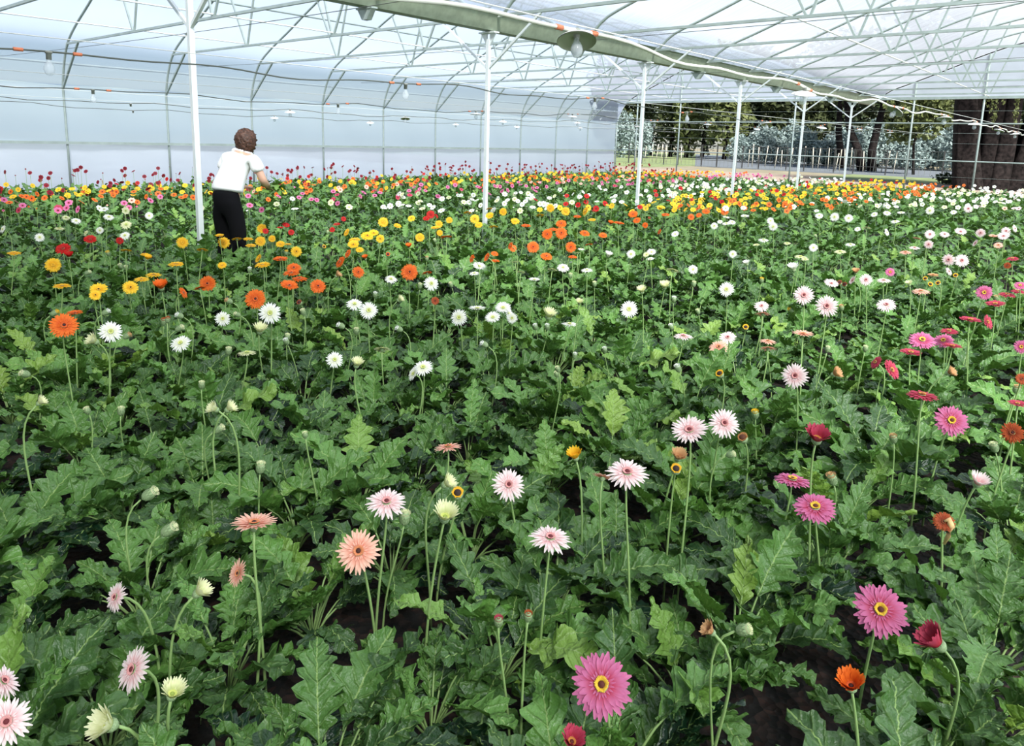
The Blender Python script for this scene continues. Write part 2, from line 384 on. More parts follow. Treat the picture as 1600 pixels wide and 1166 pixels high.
# posts with Y braces
PORD = ['nearest white steel post, standing left beside the worker', 'second white steel post from the camera, in mid field', 'third white steel post from the camera under the gutter',
        'fourth white steel post from the camera under the gutter', 'fifth white steel post, behind the shaded white lamp', 'sixth and farthest white steel post under the gutter']
for k in range(6):
    y = yw(2*k-1); root = empty('steel_post', (XG, y, 0))
    MB().tube([(0, 0, 0), (0, 0, 3.1)], .028, square=True).build('post', M['post'], root)
    for s in (-1, 1): MB().tube([(0, 0, 2.66), (s*1.0, 0, 3.40)], .017, square=True).build('brace', M['post'], root)
    b = MB(); b.box((-.16, -.06, 3.18), (.16, .06, 3.20)); 
    for s in (-1, 1): b.add([(s*.03, -.01, 3.0), (s*.15, -.01, 3.18), (s*.03, -.01, 3.18), (s*.03, .01, 3.0), (s*.15, .01, 3.18), (s*.03, .01, 3.18)], [(0, 1, 2), (3, 5, 4), (0, 3, 4, 1)])
    b.build('head_bracket', M['post'], root, smooth=False)
    tag(root, PORD[k], 'post', 'posts under the gutter')
for k in range(5):
    y = yw(2*k); b = MB(); b.box((-.16, -.05, .07), (.16, .05, .09)); b.add([(-.14, -.04, .07), (.14, -.04, .07), (.05, -.04, -.06), (-.05, -.04, -.06), (-.14, .04, .07), (.14, .04, .07), (.05, .04, -.06), (-.05, .04, -.06)],
        [(0, 1, 2, 3), (4, 7, 6, 5), (0, 3, 7, 4), (1, 5, 6, 2), (3, 2, 6, 7)])
    tag(b.build('gutter_bracket', M['steel'], smooth=False, loc=(XG, y, 3.12)), 'small steel bracket under the gutter, midway between the %s and %s posts' % (ORD[k], ORD[k+1]), 'bracket', 'gutter brackets between posts')
# gutter
b = MB(); pr = [(-.24, 3.47), (-.20, 3.45), (-.09, 3.215), (.09, 3.215), (.20, 3.45), (.24, 3.47), (.20, 3.475), (.08, 3.235), (-.08, 3.235), (-.20, 3.475)]
n = len(pr); ys = np.linspace(YBACK, YEND, 24)
b.add([(XG+x, y, z) for y in ys for x, z in pr], [(j*n+i, j*n+(i+1) % n, (j+1)*n+(i+1) % n, (j+1)*n+i) for j in range(len(ys)-1) for i in range(n)])
tag(b.build('gutter', M['gutter'], smooth=False), 'long grey-green steel gutter running over the row of posts', 'gutter')
# purlins and rails
def bar(name, x, z, r, mat, label, cat, group=None, y0=YBACK, y1=YEND, sq=False):
    b = MB(); ys = np.linspace(y0, y1, 30); b.tube([(x, y, z) for y in ys], r, 6, square=sq); tag(b.build(name, mat), label, cat, group)
for x, lab in [(XW+3.85, 'thin white bar lying along left bay chords, wall side'), (XG-3.95, 'thin white bar lying along left bay chords, gutter side'),
               (XG+3.65, 'thin white bar lying along right bay chords, gutter side'), (X0R-3.95, 'thin white bar along right bay chords, beyond the ridge')]:
    bar('tie_bar', x, 3.47, .013, M['white_paint'], lab, 'bar', 'lengthwise tie bars')
for x, lab in [(XW+2.65, 'round steel purlin under left roof sheet, wall side'), ((XW+XG)/2, 'steel ridge purlin of the left bay'), (XG-2.65, 'round steel purlin under left roof sheet, gutter side'),
               ((XG+X0R)/2, 'steel ridge purlin of the right bay, top right')]:
    z = prof_z(left_prof if x < XG else right_prof, x); bar('purlin', x, z-.04, .022, M['steel'], lab, 'purlin', 'roof purlins')
bar('wall_rail', XW+.03, 3.02, .028, M['steel'], 'upper round steel rail along the plastic wall below the roof curve', 'rail', 'rails along the plastic wall')
bar('wall_rail', XW+.02, 1.255, .03, M['steel'], 'waist-high pale rail along the plastic wall where two sheets meet', 'rail', 'rails along the plastic wall', sq=True)
# end wall frame
for z, lab in [(3.44, 'top beam of open end wall below the blue plastic gable'), (2.58, 'upper cross rail of the open end wall'), (1.30, 'lower cross rail of the open end wall')]:
    b = MB(); b.tube([(x, YEND, z) for x in np.linspace(XW, X0R, 12)], .045 if z > 3 else .028, square=z > 3, n=6)
    tag(b.build('end_wall_rail', M['steel']), lab, 'rail', 'rails of the end wall')
EP = [(-18.68, 'corner pole where the plastic wall meets the open end'), (-17.62, 'thin end wall pole just right of the corner pole'), (-15.47, 'end wall pole seen right of the third white post'), (-12.75, 'end wall pole seen beside the fourth white post'),
      (-10.49, 'end wall pole seen left of the fifth white post'), (-6.33, 'leaning end wall pole right of the sixth white post'), (-4.22, 'leaning end wall pole in front of the big tree trunks'), (-2.1, 'end wall pole at the right edge')]
for x, lab in EP:
    top = prof_z(left_prof if x < XG else right_prof, x)
    b = MB(); b.tube([(0, 0, 0), (0, 0, 1.5), (0, 0, top)], .033, 8); tag(b.build('end_wall_pole', M['steel'], loc=(x, YEND, 0)), lab, 'pole', 'poles of the end wall')
for z in (.75, 1.9, 2.25, 3.0):
    b = MB(); b.tube([(x, YEND-.03, z) for x in np.linspace(XW, X0R, 8)], .003, 4); tag(b.build('end_wall_wire', M['steel']), 'thin wire across the open end wall at %s height' % {.75: 'knee', 1.9: 'head', 2.25: 'arm', 3.0: 'top'}[z], 'wire', 'wires of the end wall')
# bed edging at the far end
b = MB(); b.box((-17.5, 28.45, 0), (-1, 28.52, .28)); tag(b.build('edging_board', M['plank'], smooth=False), 'dark low timber board edging the far end of flower beds', 'edging board')

# ------------------------------------------------------------------ light cords and hanging lamps
rng = random.Random(3)
CORDS = {'A': (-2.205, [(917, 55, 'S'), (1249, 137, 'S'), (1405, 168, 'S'), (1475, 182, 'S'), (1523, 192, 'S'), (1563, 200, 'S'), (1586, 207, 'S')]),
 'B': (-5.16, [(72, 86, 'b'), (635, 131, 'b'), (927, 156, 'b'), (1072, 176, 'b'), (1200, 190, 's'), (1285, 197, 's'), (1345, 202, 's'), (1390, 205, 's')]),
 'C': (-8.6, [(152, 142, 'b'), (514, 163, 'b'), (747, 176, 's'), (903, 179, 's'), (1026, 190, 's'), (1110, 193, 's'), (1185, 200, 's')]),
 'D': (-12.0, [(193, 167, 'k'), (447, 173, 's'), (633, 183, 's'), (785, 188, 's'), (903, 190, 's'), (991, 196, 's'), (1058, 201, 's')]),
 'E': (-15.4, [(216, 179, 'k'), (421, 184, 's'), (578, 189, 's'), (708, 193, 's'), (813, 197, 's'), (903, 199, 's')])}
CNAME = {'A': 'whitish cord along the gutter', 'B': 'nearest dark cord of left bay', 'C': 'second dark cord of left bay', 'D': 'third dark cord of left bay', 'E': 'dark cord nearest the plastic wall'}
def bulb_profile(k):
    return [(.001, -.215*k), (.022*k, -.21*k), (.040*k, -.19*k), (.048*k, -.16*k), (.044*k, -.13*k), (.030*k, -.10*k), (.020*k, -.075*k), (.019*k, -.06*k)]
bm_ = MB().lathe(bulb_profile(1.0), 16).mesh('bulb', [M['glass']])
sk_ = MB().lathe([(.001, -.065), (.024, -.065), (.024, -.01), (.032, -.008), (.032, .012), (.001, .014)], 12).mesh('socket', [M['socket']])
def shade_mesh():
    b = MB(); out = [(.03, -.035), (.06, -.045), (.11, -.06), (.145, -.075), (.152, -.085)]
    b.lathe(out, 28, 0); b.lathe([(r-.003, z-.004) for r, z in out], 28, 1); return b.mesh('shade', [M['shade_out'], M['shade_in']])
sh_ = shade_mesh()
SCL = {'A': 1.0, 'B': 1.0, 'C': 1.0, 'D': 1.0, 'E': 1.0}
for key, (x, lamps) in CORDS.items():
    pts = []
    ylist = []
    for px, py, kd in lamps:
        d = ray(px, py); t = x/d.x; p = Vector((0, 0, CAMZ))+d*t; p.z = min(max(p.z, 1.98), 2.16); ylist.append((p.y, p.z, kd, px))
    zm = ylist[0][1]
    ctrl = [(YBACK+.3, 2.1)]+[(a, z) for a, z, _, _ in ylist]+[(YEND, 2.12)]
    ys = np.arange(ctrl[0][0], YEND, .16 if key in 'AB' else .35); cz = np.interp(ys, [q[0] for q in ctrl], [q[1] for q in ctrl])
    ph = rng.random()*6
    P = []
    for y, z in zip(ys, cz):
        w = 0 if min(abs(y-q[0]) for q in ylist) < .05 else 1
        P.append((x+.012*math.sin(y*3.1+ph)+.008*math.sin(y*7.3), y, z+.022*math.sin(y*2.2+ph)*1+.012*math.sin(y*5.1+2*ph)))
    P = np.array(P)
    root = empty('light_cord', (0, 0, 0)); tag(root, {'A': 'whitish wavy electric cord with shaded lamps beside the gutter', 'B': 'nearest dark electric cord with bare bulbs in the left bay',
        'C': 'second dark electric cord in the left bay, below the nearest one', 'D': 'third dark electric cord across the left bay', 'E': 'lowest dark electric cord, nearest the plastic wall'}[key], 'electric cord')
    MB().tube(P, .010 if key == 'A' else .006, 6).build('cable', M['cord_white' if key == 'A' else 'cord'], root)
    P2 = [(x, y, 2.17 if key == 'A' else 2.14) for y in np.linspace(YBACK, YEND, 12)]
    MB().tube(P2, .003, 4).build('support_wire', M['white_paint'], root)
    for li, (ly, lz, kd, px) in enumerate(ylist):
        k = int(np.argmin(abs(P[:, 1]-ly))); c = P[k]
        # tape beside each lamp
        for s in (-1, 1):
            q = c[1]+s*.16; zz = np.interp(q, P[:, 1], P[:, 2]); xx = np.interp(q, P[:, 1], P[:, 0])
            if key in 'ABC': MB().tube([(xx, q-.025, zz), (xx, q+.025, zz)], .0135 if key == 'A' else .011, 8).build('tape', M['tape'], root)
        nm = {'S': 'shaded_lamp', 's': 'shaded_lamp', 'b': 'hanging_bulb', 'k': 'hanging_socket'}[kd]
        lr = empty(nm, (c[0], c[1], c[2]-.005)); tl = [.12, .05, .5, -.25, .1, -.2, .15][li % 7] if key == 'A' else rng.uniform(-.25, .25)
        lr.scale = (.65, .65, .65); lr.rotation_euler = (tl*.8, tl, 0)
        if kd == 'S': lr.rotation_mode = 'QUATERNION'; lr.rotation_quaternion = Vector((0, 0, -1)).rotation_difference((Vector((0, 0, -1))+Vector([(.45, -.5, 0), (-.12, .14, 0), (-.5, -.6, 0), (.1, -.3, 0), (0, .1, 0), (-.3, -.3, 0), (.1, 0, 0)][li]).normalized()*[.42, .22, .75, .25, .1, .3, .1][li]).normalized())
        inst('socket', sk_, lr)
        if kd != 'k': inst('bulb', bm_, lr)
        if kd in 'Ss': inst('lamp_shade', sh_, lr)
        what = {'S': 'white-shaded lamp with clear bulb', 's': 'small white-shaded lamp', 'b': 'bare clear light bulb', 'k': 'empty lamp socket'}[kd]
        tag(lr, '%s, %s from the left on the %s' % (what, ORD[li], CNAME[key]), 'lamp', 'lamps hanging from the cords')
# cross wires under the roof
for k, (y, z) in enumerate([(yw(1)+.5, 3.18), (yw(3)+1.2, 3.2), (yw(-1)+.9, 3.0), (yw(6), 3.2)]):
    b = MB(); b.tube([(x, y+.12*(x-XW)/11, z-.12*math.sin(math.pi*(x-XW)/(X0R-XW))) for x in np.linspace(XW+.3, X0R-.3, 14)], .004, 4)
    root = tag(b.build('cross_wire', M['cord']), '%s thin wire strung across the house under the trusses' % ORD[k], 'wire', 'wires across the house')

# ------------------------------------------------------------------ gerbera foliage
def leaf(b, rg, L, Wd, pet, th0, th1, az, roll, tint, lod, org=(0, 0, 0)):
    nl = [rg.choice((4, 5, 5, 6)), 5, 3][lod]; cols = [(-1, -.78, -.5, -.22, 0, .22, .5, .78, 1), (-1, -.5, 0, .5, 1), (-1, 0, 1)][lod]
    U = []; WF = []
    U.append(0); WF.append(.10)
    depth0 = rg.uniform(.30, .70)
    for j in range(nl):
        us = .04+j/nl*.88; ut = us+.88/nl*.62; um = us+.88/nl*.3
        e = lambda u: max(.05, math.sin(math.pi*min(1, (u*.93+.06))**.85))
        dp = depth0+(.80-depth0)*us
        U.append(us); WF.append(e(us)*dp*(.8 if j else .6))
        tp = rg.uniform(.88, 1.12)
        if lod == 0:
            for q, m_ in ((.18, .28), (.34, .62), (.5, .92)): uq = us+.88/nl*q; U.append(uq); WF.append(e(uq)*(dp+(1-dp)*m_)*(1+(tp-1)*m_)*(1+rg.uniform(-.04, .04)))
        U.append(ut); WF.append(e(ut)*tp)
        if lod == 0: uq = us+.88/nl*.82; U.append(uq); WF.append(e(uq)*(dp+(1-dp)*.5))
    U += [.965, 1.0]; WF += [.2, .02]
    U = np.array(U); WF = np.array(WF)
    Lt = L+pet; ns = 24; tt = np.linspace(0, Lt, ns+1); th = th0+(th1-th0)*(tt/Lt)**1.25
    sx = np.concatenate(([0], np.cumsum(np.cos((th[1:]+th[:-1])/2)*Lt/ns))); sz = np.concatenate(([0], np.cumsum(np.sin((th[1:]+th[:-1])/2)*Lt/ns)))
    ca, sa = math.cos(az), math.sin(az); side = rg.uniform(-.12, .12)
    fold = rg.uniform(.05, .5); ruf = rg.uniform(.05, .16)*Wd*2; phs = rg.uniform(0, 6); tw = rg.uniform(-.5, .5)
    V = []; UV = []
    for u, w in zip(U, WF):
        for c in cols:
            ac = abs(c); uu = min(1, u+.035*ac*(w > .3)); t = pet+uu*L
            X = np.interp(t, tt, sx); Z = np.interp(t, tt, sz); a = np.interp(t, tt, th)
            lx = c*w*Wd; lz = fold*ac*w*Wd+ruf*(ac**1.5)*math.sin(u*2*math.pi*nl*.5+phs+(1.9 if c > 0 else 0))+.006*(1-ac)*(.5 if ac < .1 else 1)*math.cos(u*2*math.pi*nl)
            if lod == 0: lz += .004*math.sin(u*70+c*9+phs)
            r = roll+tw*u; lx, lz = lx*math.cos(r)-lz*math.sin(r), lx*math.sin(r)+lz*math.cos(r)
            x = X-math.sin(a)*lz; z = Z+math.cos(a)*lz; y = lx+side*(t/Lt)**2*Lt
            V.append((org[0]+x*ca-y*sa, org[1]+x*sa+y*ca, org[2]+z)); UV.append((.5+c*.5*min(1, w*1.2+.1), u))
    k = len(cols); n = len(U)
    F = [(i*k+j, i*k+j+1, (i+1)*k+j+1, (i+1)*k+j) for i in range(n-1) for j in range(k-1)]
    b.add(V, F, 0, UV, tint)
    if lod < 2:
        pts = [];
        for t in np.linspace(0, pet+L*.25, 5 if lod == 0 else 3):
            X = np.interp(t, tt, sx); Z = np.interp(t, tt, sz); y = side*(t/Lt)**2*Lt
            pts.append((org[0]+X*ca-y*sa, org[1]+X*sa+y*ca, org[2]+Z-.003))
        b.tube(pts, np.linspace(.0045, .0028, len(pts)), 4, 1, cap=False, tint=tint)
def rosette(b, rg, nleaf, lod, org=(0, 0, 0), s=1.0):
    a0 = rg.uniform(0, 6.28); base = rg.uniform(.2, .65)
    for i in range(nleaf):
        f = (i+.5)/nleaf   # 0 young .. 1 old
        L = s*rg.uniform(.17, .27)*(1-.25*abs(f-.55)); Wd = L*rg.uniform(.20, .29)
        pet = s*rg.uniform(.13, .24)*(1-.25*f); th0 = math.radians(rg.uniform(72, 90)-f*18); th1 = math.radians(rg.uniform(-5, 50)-f*rg.uniform(35, 90))
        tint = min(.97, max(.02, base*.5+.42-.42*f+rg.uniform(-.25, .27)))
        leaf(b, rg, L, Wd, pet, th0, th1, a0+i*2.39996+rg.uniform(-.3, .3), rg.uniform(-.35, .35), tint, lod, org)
ros = []
for v in range(12):
    rg = random.Random(100+v); b = MB(); rosette(b, rg, 22 if v % 3 else 18, 0, s=[1.05, 1.12, 1.0, 1.18][v % 4]); ros.append(b.mesh('gerbera_plant', [M['leaf'], M['stem']], True, True))

BED0, BEDP = -.42, 1.05
BEDCOL = ['pink', 'pale pink', 'white', 'white', 'orange', 'yellow', 'yellow and red', 'white', 'white', 'pink', 'pink', 'yellow and orange', 'yellow and orange', 'yellow and orange', 'dark red', 'dark red', 'dark red']
plants = []
rg = random.Random(7)
for k in range(-1, 17):
    xc = BED0-BEDP*k
    for row in (-1, 1):
        y = rg.uniform(.0, .3)
        while y < 28.2:
            xx = xc+row*.27+rg.uniform(-.06, .06); yy = y+rg.uniform(-.05, .05)
            y += .30 if row else .3
            if y < 1.3 and rg.random() < .12: continue
            p = proj((xx, yy, .25))
            if p is None or p[0] < -260 or p[0] > 1860 or p[1] > 1560: continue
            if (xx+7.12)**2+(yy-3.8)**2 < .035: continue
            if math.hypot(xx, yy) < .32: continue
            plants.append((math.hypot(xx, yy), xx, yy, k))
plants.sort()
near = [p for p in plants][:297]+[(7.6, -6.86, 3.62, 6), (7.6, -6.98, 3.42, 6), (7.7, -6.66, 3.86, 6)]; nearset = set(id(p) for p in near)
PLANTS = []
for idx, (d, xx, yy, k) in enumerate(near):
    o = inst('gerbera_plant', ros[rg.randrange(12)]); o.location = (xx, yy, .02); s = rg.uniform(.88, 1.15) if d < 7 else 1.22; o.scale = (s, s, s*rg.uniform(.82, 1.04)); o.rotation_euler = (rg.uniform(-.06, .06), rg.uniform(-.06, .06), rg.uniform(0, 6.28))
    PLANTS.append((o, xx, yy, max(k, 0)))
b = MB(); cnt = 0
for p in plants[297:]:
    d, xx, yy, k = p
    tall = .93
    if d < 7: rosette(b, rg, 14, 1, (xx, yy, .02), tall*1.05)
    elif d < 13: rosette(b, rg, 11, 1, (xx, yy, .02), tall*1.12)
    else: rosette(b, rg, 8, 2, (xx, yy, .03), tall*1.3)
    cnt += 1
o = b.build('gerbera_foliage', [M['leaf'], M['stem']], attrs=True)
tag(o, 'mass of green gerbera leaves filling the field behind the nearer plants', 'foliage', None, 'stuff')
# clover weeds on the bare soil in the foreground
b = MB(); rg = random.Random(31)
for i in range(170):
    cx0, cy0 = [(-1.02, .78), (-.98, 1.0), (-1.9, .6), (-.93, 1.9)][i % 4]; x = cx0+rg.gauss(0, .12); y = cy0+rg.gauss(0, .16); h = rg.uniform(.02, .06)
    b.tube([(x, y, 0), (x+.005, y, h)], .001, 3, 1)
    a = rg.uniform(0, 6)
    for k in range(3):
        an = a+k*2.094; r = .012
        b.add([(x, y, h), (x+r*math.cos(an-.5), y+r*math.sin(an-.5), h+.003), (x+r*1.15*math.cos(an), y+r*1.15*math.sin(an), h+.001), (x+r*math.cos(an+.5), y+r*math.sin(an+.5), h+.003)], [(0, 1, 2, 3)], 0, [(.6, .5)]*4, .4)
tag(b.build('clover', [M['leaf'], M['stem']], attrs=True), 'tiny clover weeds on the dark soil at bottom centre', 'weed', None, 'stuff')

# ------------------------------------------------------------------ gerbera blooms
def petal(b, az, r0, L, w, lift, droop, mi, rg, rows=5, notch=.0):
    ca, sa = math.cos(az), math.sin(az); V = []; UV = []
    prof = [.35, .78, 1.0, .92, .28] if rows == 5 else [.4, 1, .35]
    for i, pw in enumerate(prof):
        u = i/(len(prof)-1); a = lift-droop*u
        x = r0+L*u*math.cos(lift-droop*u*.5); z = L*u*math.sin(lift-droop*u*.5)
        for c in (-1, 0, 1):
            y = c*w*.5*pw; zz = z-(.12*w if c == 0 else 0)+.0
            V.append((x*ca-y*sa, x*sa+y*ca, zz)); UV.append((.5+c*.5, u))
    n = len(prof); F = [(i*3+j, i*3+j+1, (i+1)*3+j+1, (i+1)*3+j) for i in range(n-1) for j in range(2)]
    b.add(V, F, mi, UV)
BL = {}
def bloom(col, openness, style, var):
    """meshes for one bloom, +Z is where the face looks. openness 0 flat .. 1 cup"""
    key = (col, openness, style, var)
    if key in BL: return BL[key]
    rg = random.Random(hash((openness, var)) % 1000+17)
    R = .055; lift = openness*1.25-.04
    b = MB(); pm = [M['p_'+col]]
    thin = style == 'spider'
    n1 = 26 if thin else 30; w1 = .0085 if thin else .0115
    for i in range(n1):
        a = i/n1*6.283+rg.uniform(-.06, .06)
        petal(b, a, .010, (R-.010)*rg.uniform(.86, 1.04), w1*rg.uniform(.85, 1.1), lift+rg.uniform(-.07, .09), .12+rg.uniform(-.12, .2)*(1 if not openness else .3), 0, rg)
    for i in range(n1-4):
        a = (i+.5)/(n1-4)*6.283+rg.uniform(-.08, .08)
        petal(b, a, .009, (R-.010)*rg.uniform(.68, .84), w1*rg.uniform(.8, 1.0), lift+.10+rg.uniform(-.05, .1), .12, 0, rg)
    for i in range(20):
        a = i/20*6.283+rg.uniform(-.08, .08); petal(b, a, .008, R*rg.uniform(.22, .33), .0045, lift*.8+.30, .1, 0, rg, rows=3)
    pet = b.mesh('petals', pm, True, True)
    b = MB(); rr = .0125
    for i in range(30):
        a = i/30*6.283; ca, sa = math.cos(a), math.sin(a); r1 = rr*rg.uniform(.9, 1.1)
        b.tube([(.004*ca, .004*sa, .002), (r1*.8*ca, r1*.8*sa, .0055), (r1*ca, r1*sa, .0075)], [.0012, .0014, .0008], 4, 0)
    ring = b.mesh('floret_ring', [M['r_'+col]])
    b = MB(); b.lathe([(.0001, .0075), (.003, .0072), (.0058, .0055), (.007, .001)], 14)
    disc = b.mesh('flower_centre', [M['d_'+col]])
    b = MB(); k = 1+openness*.5
    b.lathe([(.0035, -.020), (.0085, -.016), (.0125*k**.3, -.008), (.0135*k**.3, .0+.004*openness), (.010, .002)], 14)
    for i in range(16):
        a = i/16*6.283; ca, sa = math.cos(a), math.sin(a); rr2 = .0125
        b.add([(rr2*.9*math.cos(a-.15), rr2*.9*math.sin(a-.15), -.010), (rr2*.9*math.cos(a+.15), rr2*.9*math.sin(a+.15), -.010), (rr2*1.35*ca, rr2*1.35*sa, .001+.004*openness)], [(0, 1, 2)])
    cal = b.mesh('calyx', [M['calyx']])
    BL[key] = (pet, ring, disc, cal); return BL[key]
def budmesh(col):
    key = ('bud', col)
    if key in BL: return BL[key]
    b = MB(); b.lathe([(.003, -.014), (.0085, -.010), (.0125, -.002), (.013, .005), (.0105, .013), (.006, .018), (.0005, .020)], 14)
    for j in range(3):
        for i in range(12):
            a = i/12*6.283+j*.26; ca, sa = math.cos(a), math.sin(a); z0 = -.008+j*.007; r = [.0105, .0132, .0132][j]
            b.add([(r*math.cos(a-.18), r*math.sin(a-.18), z0), (r*math.cos(a+.18), r*math.sin(a+.18), z0), ((r+.0022)*ca, (r+.0022)*sa, z0+.010)], [(0, 1, 2)])
    cal = b.mesh('calyx', [M['calyx']])
    b = MB(); rg = random.Random(4)
    for i in range(18):
        a = i/18*6.283; petal(b, a, .0065, .018, .005, 1.35, .3, 0, rg, rows=3)
    for i in range(10):
        a = i/10*6.283; petal(b, a, .002, .021, .005, 1.45, .1, 0, rg, rows=3)
    o = b.mesh('petal_tuft', [M['p_'+col]], True, True)
    # shift tuft up
    BL[key] = (cal, o); return BL[key]
SPIDER = {'pp', 'wh', 'sa', 'cr'}
REAL = {k: v*1.13 for k, v in {'wh': .100, 'cr': .095, 'pp': .105, 'sa': .105, 'pk': .115, 'rs': .105, 'yl': .100, 'yd': .100, 'or': .110, 'rd': .095, 'dr': .09, 'br': .075, 'tn': .075}.items()}
CNT = [0]
def place_flower(px, py, d, col, view, label=None, realD=None):
    rg = random.Random(int(px*13+py*7))
    dv = ray(px, py)
    D = realD or REAL[col]
    if view[0] == 'U': D *= .55
    if view[0] == 'S': D = .028
    if view[0] == 'D': D = .027
    t = FPX*D/max(d, 1)/dv.dot(CF)
    if d < 25:   # small ones: choose the height instead, size follows
        z = rg.uniform(.50, .66) if view[0] not in 'DS' else rg.uniform(.40, .55)
        t = (z-CAMZ)/dv.z
    zmin, zmax = (.47, .70) if view[0] not in 'DS' else (.28, .62)
    z = CAMZ+dv.z*t
    if z < zmin: t = (zmin-CAMZ)/dv.z
    if z > zmax: t = (zmax-CAMZ)/dv.z
    P = Vector((0, 0, CAMZ))+dv*t
    if t > 60: return None
    size = d*(t*dv.dot(CF))/FPX/D     # scale so it covers d pixels
    size = min(max(size, .62), 1.35)*((realD or REAL[col])/.11 if view[0] not in 'DS' else 1)
    # face direction
    tocam = -dv; hor = Vector((tocam.x, tocam.y, 0)).normalized(); rgt = Vector((-hor.y, hor.x, 0))  # rgt: camera right
    el = math.asin(tocam.z)
    def dirn(e, a):   # elevation e, azimuth turned a to camera right
        h = hor*math.cos(a)+rgt*math.sin(a); return h*math.cos(e)+Vector((0, 0, 1))*math.sin(e)
    j = rg.uniform(-.15, .15)
    v0 = view[0]
    if v0 == 'F': n = dirn(el+.15+j, j*1.5)
    elif v0 == 'T': n = dirn(el+.80+j, j*3)
    elif v0 == 'E': n = dirn(el+1.26+j*.5, j*4)
    elif v0 == 'B': n = dirn(el+1.26+.55, j*4)
    elif v0 == 'L': n = dirn(el*.3+.45+j, -1.15)
    elif v0 == 'R': n = dirn(el*.3+.45+j, 1.15)
    elif v0 == 'U': n = dirn({'L': .7, 'R': .7}.get(view[1:2], 1.2), {'L': -1.3, 'R': 1.3}.get(view[1:2], j*6))
    elif v0 == 'D': n = dirn({'L': .55, 'R': .55}.get(view[1:2], 1.3+j), {'L': -1.4, 'R': 1.4}.get(view[1:2], j*8))
    elif v0 == 'S': n = dirn(el+.5, j*4)
    n.normalize()
    isbud = v0 == 'D'
    base = Vector((P.x-n.x*.06+rg.uniform(-.05, .05)-hor.x*.02, P.y-n.y*.06+rg.uniform(-.05, .05)-hor.y*.02, .03))
    nm = 'gerbera_bud' if isbud else 'gerbera_flower'
    root = empty(nm, base)
    Q = n.to_track_quat('Z', 'Y'); 
    H = P-base
    tail = H-n*(.018*size)
    p1 = Vector((0, 0, H.z*.45)); p2 = tail-n*(H.z*.22 if n.z > .2 else .05)
    if n.z < .3: p2 = tail-n*.035+Vector((0, 0, -.01)); 
    pts = []
    for i in range(11):
        u = i/10; pts.append(tuple(p1*(3*u*(1-u)**2)+p2*(3*u*u*(1-u))+tail*u**3))
    MB().tube(pts, np.linspace(.0042, .0032, 11)*(1.0 if not isbud else .85), 6).build('flower_stem', M['stem'], root)
    def part(name, me, sc=size, off=0):
        o = inst(name, me, root); o.location = H+n*off*sc; o.rotation_mode = 'QUATERNION'
        o.rotation_quaternion = Q@Vector((0, 0, 1)).rotation_difference(Vector((0, 0, 1))); o.scale = (sc, sc, sc); return o
    if isbud:
        c, tuft = budmesh(col); s2 = size; part('calyx', c, s2); part('petal_tuft', tuft, s2, .004)
    elif v0 == 'S':
        pe, ri, di, ca = bloom('yd' if col == 'yl' else col, 0, 'x', 0); part('calyx', ca, size*1.0); part('floret_ring', ri, size*1.15); part('flower_centre', di, size*1.5)
    else:
        op = .86 if v0 == 'U' else (.16 if rg.random() < .35 and v0 != 'F' else 0)
        pe, ri, di, ca = bloom(col, op, 'spider' if col in SPIDER else 'full', rg.randrange(3))
        part('petals', pe); part('floret_ring', ri); part('flower_centre', di); part('calyx', ca)
    CNT[0] += 1
    return root

